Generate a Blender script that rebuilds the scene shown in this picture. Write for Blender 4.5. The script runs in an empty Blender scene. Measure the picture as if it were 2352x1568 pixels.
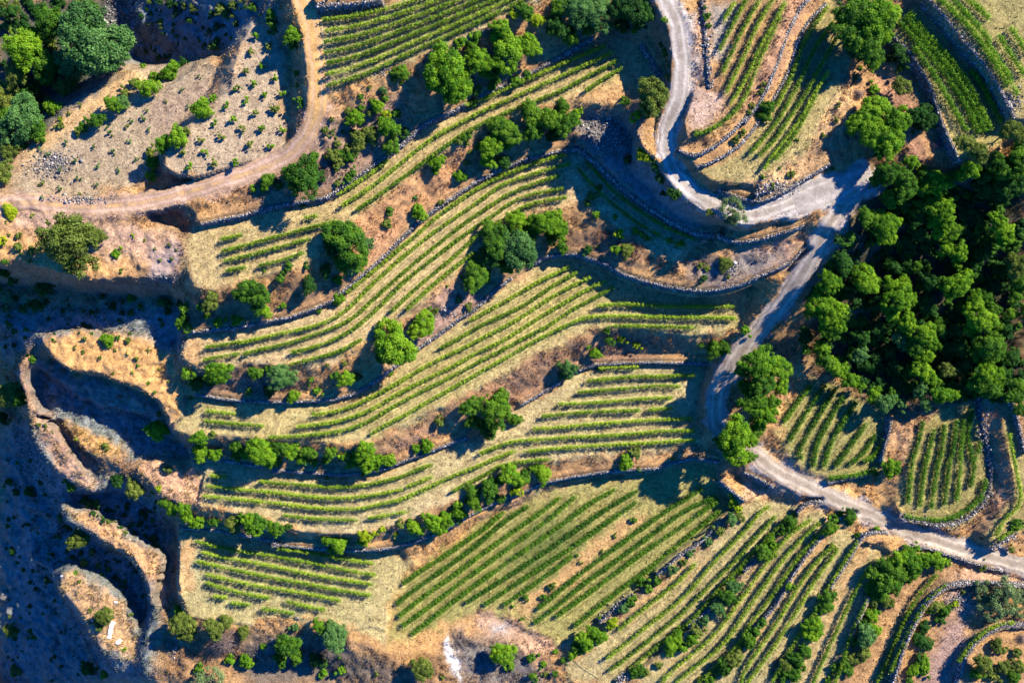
import bpy, math, re
import numpy as np
from mathutils import Vector

# ------------------------------------------------------------------ camera, light, exposure
SC = bpy.context.scene
COL = SC.collection
S, HC, ZREF = 0.11, 270.0, 20.0          # metres per traced unit at height ZREF, camera height above it
CX, CY = 1176.0, 784.0

cam_d = bpy.data.cameras.new("camera")
cam_d.sensor_width = 36.0
cam_d.lens = 36.0 * HC / (2352 * S)
cam_d.clip_start = 1.0
cam_d.clip_end = 5000.0
cam = bpy.data.objects.new("camera", cam_d)
cam.location = (0, 0, ZREF + HC)
COL.objects.link(cam)
SC.camera = cam

SUN_AZ = math.atan2(0.79, 0.61)          # clockwise from +Y
SUN_EL = math.radians(34)
sv = Vector((math.cos(SUN_EL) * math.sin(SUN_AZ), math.cos(SUN_EL) * math.cos(SUN_AZ), math.sin(SUN_EL)))
W = bpy.data.worlds.new("World")
SC.world = W
W.use_nodes = True
nt = W.node_tree
bg = nt.nodes["Background"]
sky = nt.nodes.new("ShaderNodeTexSky")
sky.sky_type = 'NISHITA'
sky.sun_disc = False
sky.sun_elevation = SUN_EL
sky.sun_rotation = SUN_AZ
sky.air_density = 1.0
sky.dust_density = 0.0
sky.ozone_density = 8.0
tint = nt.nodes.new("ShaderNodeMix"); tint.data_type = 'RGBA'; tint.blend_type = 'MULTIPLY'
tint.inputs[0].default_value = 1.0
tint.inputs[7].default_value = (0.05, 0.66, 1.45, 1)
nt.links.new(sky.outputs[0], tint.inputs[6])
nt.links.new(tint.outputs[2], bg.inputs[0])
bg.inputs[1].default_value = 0.08
sun_d = bpy.data.lights.new("sun", 'SUN')
sun_d.energy = 5.0
sun_d.angle = math.radians(0.5)
sun_d.color = (1.0, 0.91, 0.76)
sun = bpy.data.objects.new("sun", sun_d)
sun.rotation_euler = sv.to_track_quat('Z', 'Y').to_euler()
COL.objects.link(sun)
SC.view_settings.view_transform = 'Standard'
SC.view_settings.look = 'None'
SC.view_settings.gamma = 1.0
SC.view_settings.use_curve_mapping = False
SC.view_settings.exposure = 1.55
SC.cycles.max_bounces = 5
SC.cycles.diffuse_bounces = 3
SC.cycles.transmission_bounces = 3

rng = np.random.default_rng(7)

# ------------------------------------------------------------------ traced coordinates
# Outlines are traced on twelve sheets (A1..C4) of the hillside plan; "U" is the whole plan.
KZ = 0.35162
SHEET = {"U": (0, 0, 1.0)}
for _r, _y in zip("ABC", (0, 505.33, 1017.1)):
    for _c, _x in zip("1234", (0, 551.3, 1102.5, 1708.9)):
        SHEET[_r + _c] = (_x, _y, KZ)


def P(s):
    """'A2 550,130 900,80 ...' -> array of plan coordinates"""
    out, sh = [], SHEET["U"]
    for tok in s.split():
        if tok in SHEET:
            sh = SHEET[tok]
        else:
            x, y = tok.split(",")
            out.append((sh[0] + float(x) * sh[2], sh[1] + float(y) * sh[2]))
    return np.array(out)


def toW(d, z):
    """plan -> world xy for things at height z"""
    d = np.asarray(d, float)
    f = S * (HC - (np.asarray(z) - ZREF)) / HC
    return np.stack([(d[..., 0] - CX) * f, (CY - d[..., 1]) * f], -1)


def toD(x, y, z):
    f = S * (HC - (z - ZREF)) / HC
    return x / f + CX, CY - y / f


def resample(p, step):
    p = np.asarray(p, float)
    seg = np.hypot(*np.diff(p[:, :2], axis=0).T)
    t = np.concatenate([[0], np.cumsum(seg)])
    n = max(2, int(t[-1] / step) + 1)
    u = np.linspace(0, t[-1], n)
    return np.stack([np.interp(u, t, p[:, i]) for i in range(p.shape[1])], -1)


def smooth(p, it=2):
    """Chaikin corner cutting, ends kept"""
    p = np.asarray(p, float)
    for _ in range(it):
        if len(p) < 3:
            return p
        a = 0.75 * p[:-1] + 0.25 * p[1:]
        b = 0.25 * p[:-1] + 0.75 * p[1:]
        q = np.empty((2 * len(a), p.shape[1]))
        q[0::2], q[1::2] = a, b
        p = np.vstack([p[:1], q, p[-1:]])
    return p


# ------------------------------------------------------------------ numpy noise and raster helpers
def vnoise(x, y, cell, seed):
    r = np.random.default_rng(seed)
    n = 256
    g = r.random((n, n))
    u, v = x / cell, y / cell
    i, j = np.floor(u).astype(int), np.floor(v).astype(int)
    fu, fv = u - i, v - j
    fu, fv = fu * fu * (3 - 2 * fu), fv * fv * (3 - 2 * fv)
    i0, i1, j0, j1 = i % n, (i + 1) % n, j % n, (j + 1) % n
    return (g[j0, i0] * (1 - fu) + g[j0, i1] * fu) * (1 - fv) + (g[j1, i0] * (1 - fu) + g[j1, i1] * fu) * fv


class Raster:
    def __init__(self, x0, y0, x1, y1, step):
        self.x0, self.y0, self.step = x0, y0, step
        self.nx = int((x1 - x0) / step) + 1
        self.ny = int((y1 - y0) / step) + 1
        self.xs = x0 + step * np.arange(self.nx)
        self.ys = y0 + step * np.arange(self.ny)
        self.X, self.Y = np.meshgrid(self.xs, self.ys)

    def box(self, p, pad=0):
        lo, hi = p.min(0) - pad, p.max(0) + pad
        i0 = max(0, int((lo[0] - self.x0) / self.step)); i1 = min(self.nx, int((hi[0] - self.x0) / self.step) + 2)
        j0 = max(0, int((lo[1] - self.y0) / self.step)); j1 = min(self.ny, int((hi[1] - self.y0) / self.step) + 2)
        return (slice(j0, max(j0, j1)), slice(i0, max(i0, i1)))

    def poly(self, p):
        m = np.zeros((self.ny, self.nx), bool)
        b = self.box(p)
        X, Y = self.X[b], self.Y[b]
        if X.size == 0:
            return m
        q = np.roll(p, -1, 0)
        ins = np.zeros(X.shape, bool)
        for (xa, ya), (xb, yb) in zip(p, q):
            if ya == yb:
                continue
            c = ((ya > Y) != (yb > Y)) & (X < (xb - xa) * (Y - ya) / (yb - ya) + xa)
            ins ^= c
        m[b] = ins
        return m

    def line(self, p, w, val=None):
        """distance field info: mask of points within w; value interpolated along; signed side"""
        D = np.full((self.ny, self.nx), 1e9)
        V = np.zeros((self.ny, self.nx))
        for k in range(len(p) - 1):
            a, b_ = p[k], p[k + 1]
            bx = self.box(np.array([a, b_]), w + self.step)
            X, Y = self.X[bx], self.Y[bx]
            if X.size == 0:
                continue
            d = b_ - a
            L = (d ** 2).sum() + 1e-9
            t = np.clip(((X - a[0]) * d[0] + (Y - a[1]) * d[1]) / L, 0, 1)
            dist = np.hypot(X - a[0] - t * d[0], Y - a[1] - t * d[1])
            sub, sv_ = D[bx], V[bx]
            m = dist < sub
            sub[m] = dist[m]
            if val is not None:
                vv = val[k] * (1 - t) + val[k + 1] * t
                sv_[m] = vv[m]
            D[bx], V[bx] = sub, sv_
        return D, V


def blur(a, r):
    if r < 1:
        return a
    for _ in range(2):
        for ax in (0, 1):
            b = np.moveaxis(a, ax, 0)
            pad = np.concatenate([np.repeat(b[:1], r + 1, 0), b, np.repeat(b[-1:], r, 0)], 0)
            c = np.cumsum(pad, 0)
            b = (c[2 * r + 1:] - c[:-(2 * r + 1)]) / (2 * r + 1)
            a = np.moveaxis(b, 0, ax)
    return a


# ------------------------------------------------------------------ mesh helpers
def np_mesh(name, V, F, mat=None, col=None, smooth_=False, per_face=None, mats=None, mi=None):
    V = np.asarray(V, np.float32)
    F = np.asarray(F, np.int32)
    me = bpy.data.meshes.new(name)
    me.vertices.add(len(V))
    me.vertices.foreach_set("co", V.ravel())
    n, k = F.shape
    me.loops.add(n * k)
    me.loops.foreach_set("vertex_index", F.ravel())
    me.polygons.add(n)
    me.polygons.foreach_set("loop_start", np.arange(0, n * k, k, dtype=np.int32))
    me.polygons.foreach_set("loop_total", np.full(n, k, np.int32))
    if smooth_:
        me.polygons.foreach_set("use_smooth", np.ones(n, bool))
    if col is not None:
        a = me.attributes.new("Col", 'FLOAT_COLOR', 'POINT')
        c = np.ones((len(V), 4), np.float32)
        c[:, :3] = col
        a.data.foreach_set("color", c.ravel())
    if per_face is not None:
        a = me.attributes.new("rnd", 'FLOAT', 'FACE')
        a.data.foreach_set("value", np.asarray(per_face, np.float32))
    me.update(calc_edges=True)
    me.validate()
    if mats is not None:
        for m_ in mats: me.materials.append(m_)
        me.polygons.foreach_set("material_index", np.asarray(mi, np.int32))
    if mat is not None:
        me.materials.append(mat)
    return me


def link(name, me, label=None, cat=None, group=None, kind=None, parent=None, loc=None):
    o = bpy.data.objects.new(name, me)
    COL.objects.link(o)
    if label: o["label"] = label
    if cat: o["category"] = cat
    if group: o["group"] = group
    if kind: o["kind"] = kind
    if parent is not None: o.parent = parent
    if loc is not None: o.location = loc
    return o


def leaf_quads(c, n, size, r):
    """quads centred at c, facing roughly n, with random spin"""
    m = len(c)
    n = n / (np.linalg.norm(n, axis=1, keepdims=True) + 1e-9)
    a = r.normal(size=(m, 3))
    u = np.cross(n, a); u /= np.linalg.norm(u, axis=1, keepdims=True) + 1e-9
    v = np.cross(n, u)
    s = np.asarray(size).reshape(-1, 1) * 0.5
    u, v = u * s * 1.25, v * s * 0.85
    V = np.stack([c - u - v * 0.5, c - u * 0.1 - v, c + u, c - u * 0.1 + v], 1).reshape(-1, 3)
    F = np.arange(4 * m).reshape(m, 4)
    return V, F


# ------------------------------------------------------------------ materials
def new_mat(name):
    m = bpy.data.materials.new(name)
    m.use_nodes = True
    t = m.node_tree
    t.nodes.clear()
    out = t.nodes.new("ShaderNodeOutputMaterial")
    return m, t, out


def N(t, typ, **kw):
    n = t.nodes.new(typ)
    for k, v in kw.items():
        setattr(n, k, v)
    return n


def ramp(t, fac, stops):
    n = N(t, "ShaderNodeValToRGB")
    e = n.color_ramp.elements
    e[0].position, e[0].color = stops[0][0], (*stops[0][1], 1)
    e[1].position, e[1].color = stops[-1][0], (*stops[-1][1], 1)
    for p, c in stops[1:-1]:
        x = e.new(p); x.color = (*c, 1)
    t.links.new(fac, n.inputs[0])
    return n.outputs[0]


def noise(t, scale, detail=4, rough=0.6, coord=None, dist=0.0):
    n = N(t, "ShaderNodeTexNoise")
    n.inputs["Scale"].default_value = scale
    n.inputs["Detail"].default_value = detail
    n.inputs["Roughness"].default_value = rough
    n.inputs["Distortion"].default_value = dist
    if coord is not None:
        t.links.new(coord, n.inputs["Vector"])
    return n.outputs["Fac"]


def mul(t, a, b, fac=1.0, mode='MULTIPLY'):
    n = N(t, "ShaderNodeMix", data_type='RGBA', blend_type=mode)
    n.inputs[0].default_value = fac
    t.links.new(a, n.inputs[6])
    t.links.new(b, n.inputs[7])
    return n.outputs[2]


def leaf_mat(name, c_dark, c_mid, c_light, trans=0.35):
    m, t, out = new_mat(name)
    at = N(t, "ShaderNodeAttribute", attribute_name="rnd")
    oi = N(t, "ShaderNodeObjectInfo")
    tc = N(t, "ShaderNodeTexCoord")
    nz = noise(t, 0.45, 2, 0.5, N(t, "ShaderNodeNewGeometry").outputs["Position"])
    ma = N(t, "ShaderNodeMath", operation='MULTIPLY_ADD')
    t.links.new(at.outputs["Fac"], ma.inputs[0]); ma.inputs[1].default_value = 0.55
    mb = N(t, "ShaderNodeMath", operation='MULTIPLY_ADD')
    t.links.new(nz, mb.inputs[0]); mb.inputs[1].default_value = 0.7; mb.inputs[2].default_value = -0.2
    t.links.new(mb.outputs[0], ma.inputs[2])
    mc = N(t, "ShaderNodeMath", operation='MULTIPLY_ADD')
    t.links.new(oi.outputs["Random"], mc.inputs[0]); mc.inputs[1].default_value = 0.34
    t.links.new(ma.outputs[0], mc.inputs[2])
    col = ramp(t, mc.outputs[0], [(0.1, c_dark), (0.5, c_mid), (0.95, c_light)])
    d = N(t, "ShaderNodeBsdfDiffuse"); t.links.new(col, d.inputs[0])
    tr = N(t, "ShaderNodeBsdfTranslucent"); t.links.new(col, tr.inputs[0])
    mx = N(t, "ShaderNodeMixShader"); mx.inputs[0].default_value = trans
    t.links.new(d.outputs[0], mx.inputs[1]); t.links.new(tr.outputs[0], mx.inputs[2])
    gl = N(t, "ShaderNodeBsdfGlossy"); gl.inputs["Roughness"].default_value = 0.55
    gl.inputs[0].default_value = (0.8, 0.85, 0.8, 1)
    m2 = N(t, "ShaderNodeMixShader"); m2.inputs[0].default_value = 0.008
    t.links.new(mx.outputs[0], m2.inputs[1]); t.links.new(gl.outputs[0], m2.inputs[2])
    t.links.new(m2.outputs[0], out.inputs[0])
    return m


LM = {
    "b": leaf_mat("leaves_bright", (0.022, 0.075, 0.005), (0.085, 0.215, 0.008), (0.22, 0.37, 0.014)),
    "m": leaf_mat("leaves_green", (0.014, 0.052, 0.006), (0.050, 0.145, 0.010), (0.135, 0.26, 0.014)),
    "d": leaf_mat("leaves_dark", (0.008, 0.034, 0.008), (0.022, 0.085, 0.012), (0.05, 0.14, 0.016)),
    "o": leaf_mat("leaves_olive", (0.045, 0.065, 0.012), (0.11, 0.16, 0.022), (0.21, 0.25, 0.04)),
    "g": leaf_mat("leaves_grey_green", (0.022, 0.07, 0.02), (0.06, 0.16, 0.035), (0.13, 0.25, 0.06)),
    "y": leaf_mat("leaves_yellow", (0.10, 0.16, 0.004), (0.23, 0.34, 0.008), (0.38, 0.42, 0.014)),
    "w": leaf_mat("leaves_pale", (0.05, 0.09, 0.03), (0.12, 0.19, 0.06), (0.22, 0.29, 0.11)),
    "x": leaf_mat("dry_twigs", (0.07, 0.045, 0.04), (0.15, 0.11, 0.10), (0.26, 0.20, 0.17), 0.1),
    "v": leaf_mat("vine_leaves", (0.03, 0.085, 0.006), (0.125, 0.23, 0.014), (0.34, 0.44, 0.035)),
}
CNAME = {"b": "bright green", "m": "green", "d": "dark green", "o": "olive green", "g": "grey-green", "y": "yellow-green", "w": "pale wispy",
         "x": "leafless grey-brown"}


def bark_mat():
    m, t, out = new_mat("bark")
    g = N(t, "ShaderNodeNewGeometry")
    c = ramp(t, noise(t, 5, 4, 0.7, g.outputs["Position"]), [(0.3, (0.05, 0.035, 0.025)), (0.7, (0.16, 0.12, 0.09))])
    b = N(t, "ShaderNodeBsdfPrincipled"); b.inputs["Roughness"].default_value = 0.9
    t.links.new(c, b.inputs["Base Color"]); t.links.new(b.outputs[0], out.inputs[0])
    return m


BARK = bark_mat()


def ground_mat(name="soil", soft=0.0):
    m, t, out = new_mat(name)
    g = N(t, "ShaderNodeNewGeometry")
    pos = g.outputs["Position"]
    at = N(t, "ShaderNodeAttribute", attribute_name="Col")
    f1 = noise(t, 2.3, 6, 0.8, pos, 0.6)
    f2 = noise(t, 0.45, 5, 0.65, pos, 0.8)
    f3 = noise(t, 6.5, 3, 0.7, pos)
    f4 = noise(t, 1.1, 5, 0.8, pos, 2.2)
    c = at.outputs["Color"]
    K1 = 1.0 - soft
    c = mul(t, c, ramp(t, f2, [(0.30, (0.72, 0.68, 0.66)), (0.5, (1, 1, 1)), (0.72, (1.22, 1.22, 1.2))]))
    c = mul(t, c, ramp(t, f1, [(0.34, (0.36, 0.34, 0.35)), (0.5, (1, 1, 1)), (0.66, (1.5, 1.46, 1.38))]), K1)
    c = mul(t, c, ramp(t, f3, [(0.3, (0.6, 0.6, 0.62)), (0.6, (1.25, 1.25, 1.25))]), K1)
    c = mul(t, c, ramp(t, f4, [(0.36, (0.66, 0.62, 0.6)), (0.46, (1, 1, 1)), (1.0, (1, 1, 1))]), K1)
    b = N(t, "ShaderNodeBsdfPrincipled")
    b.inputs["Roughness"].default_value = 0.95
    b.inputs["Specular IOR Level"].default_value = 0.15
    t.links.new(c, b.inputs["Base Color"])
    ad = N(t, "ShaderNodeMath", operation='ADD')
    t.links.new(f1, ad.inputs[0]); t.links.new(f2, ad.inputs[1])
    bp = N(t, "ShaderNodeBump")
    bp.inputs["Strength"].default_value = 0.9 * (1 - soft)
    bp.inputs["Distance"].default_value = 0.35
    t.links.new(ad.outputs[0], bp.inputs["Height"])
    t.links.new(bp.outputs[0], b.inputs["Normal"])
    t.links.new(b.outputs[0], out.inputs[0])
    return m


def stone_mat():
    m, t, out = new_mat("dry_stone")
    at = N(t, "ShaderNodeAttribute", attribute_name="rnd")
    g = N(t, "ShaderNodeNewGeometry")
    c = ramp(t, at.outputs["Fac"], [(0.0, (0.05, 0.045, 0.04)), (0.5, (0.15, 0.14, 0.125)), (0.85, (0.28, 0.26, 0.235)), (1.0, (0.50, 0.47, 0.42))])
    c = mul(t, c, ramp(t, noise(t, 7, 4, 0.7, g.outputs["Position"]), [(0.3, (0.6, 0.6, 0.62)), (0.65, (1.15, 1.12, 1.1))]))
    b = N(t, "ShaderNodeBsdfPrincipled"); b.inputs["Roughness"].default_value = 0.9
    t.links.new(c, b.inputs["Base Color"]); t.links.new(b.outputs[0], out.inputs[0])
    return m


STONE = stone_mat()
GROUND = ground_mat()
ROADM = ground_mat('road_dust', .6)



def tuft_mat():
    m, t, out = new_mat("dry_grass_blades")
    at = N(t, "ShaderNodeAttribute", attribute_name="Col")
    d = N(t, "ShaderNodeBsdfDiffuse"); t.links.new(at.outputs["Color"], d.inputs[0])
    tr = N(t, "ShaderNodeBsdfTranslucent"); t.links.new(at.outputs["Color"], tr.inputs[0])
    mx = N(t, "ShaderNodeMixShader"); mx.inputs[0].default_value = .3
    t.links.new(d.outputs[0], mx.inputs[1]); t.links.new(tr.outputs[0], mx.inputs[2])
    t.links.new(mx.outputs[0], out.inputs[0])
    return m


TUFT = tuft_mat()
# ------------------------------------------------------------------ the lie of the land (heights in metres)
# flat or gently tilted ground: outline, height, (rise per plan unit right, rise per plan unit down)
PLOTS = [
    ("upper", "A2 530,100 700,95 900,40 1050,-25 1300,-110 1900,-320 A3 520,-200 400,-20 0,200 A2 1400,290 1180,370 850,500 540,600 530,350", 38, 0, 0),
    ("long", "A2 0,1422 200,1358 380,1330 560,1300 640,1250 760,1170 940,1045 1060,950 1120,890 1230,800 1450,700 A3 0,645 130,580 350,480 600,345 740,255 850,215 950,240 1060,330 1130,430 1170,500 1060,520 1000,620 800,690 600,650 480,690 300,740 150,780 0,850 A2 1400,960 1250,1010 1050,1140 900,1290 760,1400 720,1490 B2 640,50 560,100 520,215 380,310 150,360 0,395 B1 1550,400 1400,460 1280,440 1230,380 1208,250 1220,130 1290,45", 29, 0, 0),
    ("curved", "B1 1260,738 1500,718 1700,685 1829,655 B2 300,652 480,592 600,540 700,455 760,400 870,310 960,230 1050,130 1130,60 A2 1130,1495 1250,1395 1400,1295 1550,1195 1720,1115 1829,1065 A3 300,1055 450,1015 560,990 640,985 760,1085 920,1235 1060,1345 1250,1465 1400,1535 1560,1560 B3 1560,130 1440,150 1290,262 1180,220 1050,130 920,60 840,0 A3 850,1440 700,1350 600,1330 540,1370 330,1370 100,1500 0,1568 B2 1700,20 1560,180 1500,290 1330,400 1250,480 1100,590 1000,640 850,800 650,890 450,950 300,965 100,935 0,940 B1 1560,965 1300,975 1200,910 1190,820", 22, 0, 0),
    ("middle", "B1 1205,1150 1280,1150 1500,1185 1829,1200 B2 400,1195 600,1185 750,1145 870,1075 980,990 1080,915 1180,835 1300,755 1420,665 1530,595 1640,495 1780,380 B3 230,372 360,300 420,255 520,235 620,235 720,265 830,305 930,365 1050,405 1200,445 1400,475 1550,470 1700,435 1780,430 1760,560 1700,690 1600,735 1400,755 1250,745 1100,715 850,695 700,725 500,825 300,915 150,1015 0,1085 B2 1500,1115 1400,1185 1200,1265 1000,1375 870,1465 700,1475 560,1440 400,1450 260,1450 0,1420 B1 1500,1400 1250,1410 1120,1370 1190,1280", 15, 0, 0),
    ("broad", "C1 1240,100 1500,135 1829,185 C2 200,185 400,205 650,220 800,210 950,180 1100,120 1250,65 1400,5 B2 1568,1395 B3 270,1218 400,1145 540,1060 650,990 750,955 900,950 1100,940 1300,945 1480,950 1460,1050 1425,1150 1415,1250 1415,1420 1400,1460 1100,1500 900,1520 650,1540 480,1575 C3 300,150 100,240 0,280 C2 1500,330 1350,400 1180,480 1000,540 850,590 600,600 400,580 200,520 0,445 C1 1700,480 1500,455 1300,400 1290,350 1340,200", 7.5, 0, 0),
    ("low", "C1 1165,600 1400,590 1650,630 1829,670 C2 200,672 400,698 600,712 750,718 900,710 1040,690 1100,800 1050,900 960,1080 950,1300 800,1240 700,1200 460,1150 100,1120 C1 1650,1180 1400,1170 1230,1130 1185,1000 1168,850 1172,700", 0, 0, 0),
    ("slope", "C2 1050,900 1100,860 1280,740 1400,640 1600,490 1829,395 C3 400,330 600,260 800,220 950,200 1150,190 1400,130 1540,160 1545,240 1600,330 1650,420 1530,560 1450,630 1300,730 1160,850 1000,990 900,1060 780,1160 640,1290 540,1300 300,1200 250,1130 0,1075 C2 1450,1140 1100,1270 960,1330 980,1100", 1.5, 0.0045, -0.0045),
    ("strip_one", "C3 700,1340 850,1190 1000,1060 1100,990 1320,800 1450,700 1560,580 1650,480 1720,390 C4 130,380 330,370 350,440 250,560 100,720 0,825 C3 1600,980 1500,1080 1370,1195 1250,1300 1000,1500 850,1580 600,1568 560,1440", 5, 0.0045, -0.0045),
    ("strip_two", "C3 1010,1510 1250,1320 1380,1210 1510,1095 1620,990 C4 10,835 110,735 270,575 370,460 520,400 530,500 460,640 380,750 280,900 200,1040 130,1130 60,1220 0,1300 C3 1600,1350 1400,1568 1080,1640 1000,1640", 7.5, 0.0045, -0.0045),
    ("strip_three", "C4 -200,1560 0,1310 70,1228 145,1135 215,1050 300,900 395,755 475,655 640,540 740,600 680,740 615,850 555,940 450,1110 330,1300 200,1440 100,1640 -200,1700", 9.5, 0.0045, -0.0045),
    ("strip_four", "C4 210,1640 345,1310 460,1120 565,945 630,855 690,755 780,640 900,700 960,740 880,820 800,990 755,1120 700,1250 600,1400 530,1640", 11, 0.0045, -0.0045),
    ("strip_five", "C4 560,1640 620,1400 710,1255 765,1125 810,1000 900,800 1000,715 1200,720 1350,770 1400,860 1320,920 1235,990 1160,1070 1095,1200 1030,1330 975,1500 930,1640", 12, 0.0045, -0.0045),
    ("strip_six", "C4 1000,1500 1050,1330 1110,1200 1180,1075 1245,1000 1330,945 1450,925 1829,940 1829,1170 1700,1180 1600,1220 1490,1300 1430,1400 1385,1560 1385,1640 980,1640", 13.5, 0.003, -0.003),
    ("strip_seven", "C4 1410,1560 1450,1410 1510,1320 1605,1245 1700,1205 1900,1190 1900,1700 1380,1700", 15.5, 0.002, -0.002),
    ("fan", "B4 430,1000 340,1130 230,1300 250,1480 C4 330,130 540,220 560,255 820,200 890,140 900,60 905,0 B4 940,1310 920,1270 700,1120", 10.8, 0, 0),
    ("tongue", "B4 1150,1330 1300,1240 1490,1190 1540,1350 1568,1500 C4 1590,50 1608,200 1598,320 1558,395 1480,475 1380,520 1280,525 1150,500 1030,485 990,400 1040,300 1080,100", 13.6, 0, 0),
    ("edge_strip", "B4 1740,1150 1790,1400 C4 1829,0 1900,100 1900,560 1790,565 1700,615 1640,685 1560,600 1680,470 1750,350 1740,180 1700,0 B4 1680,1300", 16.5, 0, 0),
    ("spur", "A3 1450,-60 1460,150 1470,300 1490,450 1500,580 1400,600 1330,800 1360,900 1420,900 1500,870 1600,810 1690,710 A4 20,560 80,470 150,330 230,160 300,0 340,-80", 37.6, 0, 0),
    ("spur_strip", "A3 1310,985 1380,1010 1450,1000 1550,940 1650,860 1750,750 A4 0,800 100,680 165,560 225,400 285,220 360,60 430,-10 540,0 430,120 360,240 310,410 260,520 200,630 60,830 A3 1700,940 1600,1010 1500,1060 1420,1085", 36.5, 0, 0),
    ("spur_field", "A4 560,-60 540,20 435,130 365,250 315,415 265,530 205,640 65,840 A3 1700,955 1600,1025 1500,1075 1420,1105 1500,1180 1650,1200 A4 60,1200 200,1100 400,960 520,760 620,560 700,400 700,150", 35.4, 0, 0),
    ("east_field", "A4 975,240 1000,100 1080,40 1230,170 1450,420 1600,620 1720,860 1650,960 1430,1060 1400,1060 1350,955 1295,830 1245,680 1205,560 1135,440 1075,350", 36, 0, 0),
    ("top_field", "A4 1190,0 1310,125 1410,255 1510,365 1610,495 1690,640 1750,770 1950,800 1950,-80 1150,-80", 40, 0, 0),
    ("platform", "A3 640,760 900,790 1000,900 980,1050 900,1150 700,1010 620,940", 25.5, 0, 0),
    ("road_shoulder", "A3 1060,650 1200,780 1180,950 1150,1040 1060,960 1010,850 1030,760", 34.2, 0, 0),
    ("orchard", "A1 1640,170 1570,290 1545,400 1490,600 1300,750 1180,880 1075,990 1075,1080 1150,1150 1300,1165 1450,1110 1829,990 A2 330,900 330,700 340,350 250,260 150,160 60,150", 32, 0, 0.004),
    ("sapling_slope", "A1 880,440 1000,640 1330,410 1420,450 1400,550 1270,700 1150,840 1010,990 940,1080 860,1190 700,1250 400,1300 150,1180 0,1200 100,1030 300,850 600,620", 25, 0.008, 0.006),
    ("hollow", "A1 900,1190 960,1110 1050,1130 1140,1180 1290,1190 1250,1240 1000,1280 880,1270", 26.5, 0, 0),
    ("red_slope", "A1 -100,1330 150,1260 400,1400 560,1430 800,1440 950,1520 B1 1100,80 1180,150 1165,320 1000,390 800,380 500,390 300,310 100,280 -100,260", 28.5, 0, 0),
    ("pit", "A1 850,1390 950,1375 1200,1385 1220,1500 B1 1200,80 1190,60 1100,30 1000,-40", 25, 0, 0),
    ("gully_floor", "A1 750,-60 1600,-60 1600,120 1530,240 1440,370 1200,390 960,420 880,350 780,150", 19, 0.066, -0.045),
    ("grove_floor", "A1 -200,-100 600,-100 650,150 840,400 500,640 330,780 180,930 0,1050 -200,1000", 12, 0, 0),
    ("crescent_one", "B1 265,760 400,722 600,745 850,745 960,760 990,880 1130,910 1150,1080 1200,1150 1192,1280 1100,1340 1050,1180 850,1070 600,1000 400,950 330,880", 16.5, 0, 0),
    ("dark_terrace", "B1 -300,700 100,700 250,740 400,705 600,730 960,745 1150,800 1165,560 1130,500 900,500 500,470 200,430 -300,430", 14.5, 0.01, -0.01),
    ("dark_bench", "B1 330,900 450,975 850,1085 1040,1180 1080,1300 980,1225 800,1130 560,1085 420,1060 300,1000", 8.5, 0, 0),
    ("dark_two", "B1 215,950 300,1000 420,1110 700,1240 960,1300 1080,1400 1200,1480 C1 1250,80 1000,90 900,150 860,60 700,-20 B1 650,1380 430,1310 290,1270 210,1130", 5.0, 0, 0),
    ("dark_three", "C1 650,330 760,300 900,400 1060,520 1100,620 1060,720 900,600 650,460 520,420 480,330", -6, 0, 0),
    ("lane", "C1 1085,560 1140,560 1145,900 1150,1100 1080,1400 940,1500 960,1250 1030,1080 1070,850", -6, 0, 0),
    ("road_foot", "A3 880,1190 960,1110 1100,1230 1200,1350 1340,1440 1500,1480 1480,1520 1300,1465 1060,1330", 24.4, 0, 0),
    ("bench_two", "B1 440,1100 560,1105 800,1160 1000,1240 930,1260 700,1200 520,1140", 7.5, 0, 0),
    ("crescent_two", "B1 115,970 170,895 190,1150 280,1290 400,1390 490,1568 C1 640,290 610,330 400,200 250,30 B1 170,1200", 8, 0, -0.034),
    ("dark_gap", "B1 290,1260 420,1330 560,1500 C1 640,110 720,220 680,290 620,300 500,60 B1 400,1390", 3.2, 0, 0),
    ("crescent_three", "B1 420,1330 600,1385 820,1480 C1 760,90 640,110 560,50", 6.5, 0, 0),
    ("lit_shoulder", "C1 900,170 990,110 1150,150 1340,200 1290,370 1180,390 1060,330", 6.5, 0, 0),
    ("crescent_four", "C1 390,410 540,440 640,480 860,600 950,650 1060,740 1040,870 1000,1080 970,900 860,720 740,670 560,560 440,510", -2.5, 0, 0),
    ("valley_one", "C1 200,540 420,540 650,680 830,740 930,880 960,1080 920,1200 850,950 700,850 500,780 360,800 200,760", -14, 0.02, -0.01),
    ("island", "C1 390,860 470,820 560,900 700,950 800,1010 880,1120 900,1300 870,1410 760,1400 660,1350 560,1150 400,950", -9, 0, 0),
    ("left_fall", "B1 -300,760 100,760 200,860 90,960 100,1150 140,1300 -300,1300", 0, 0.06, -0.045),
    ("valley_two", "B1 -300,1300 60,1350 160,1500 C1 200,220 400,380 380,560 200,600 180,800 350,900 370,1000 520,1200 640,1450 700,1750 -300,1750", -18, 0.06, -0.045),
    ("bottom_grove", "C1 1150,1250 1500,1300 1829,1350 C2 450,1300 700,1450 1000,1500 1000,1700 C1 1100,1700", -6, 0, 0),
    ("pit_south", "C2 1500,1330 C3 0,1360 200,1500 400,1640 C2 1450,1700 1475,1500", -7, 0, 0),
    ("tan_turn", "C2 860,1200 1000,1240 1150,1270 1400,1150 1560,1110 C3 100,1120 250,1200 C3 420,1320 200,1290 0,1290 C2 1400,1200 1330,1290 1330,1400 1200,1380 1000,1420 800,1320 700,1230", -0.3, 0, 0),
    ("wood_north", "A4 900,1120 1350,1150 1829,1100 1900,1500 1300,1560 900,1500", 24, 0.0, -0.012),
    ("wood_mid", "B4 650,150 1300,200 1829,150 1829,600 1100,600 600,560", 17, 0.003, -0.012),
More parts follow.
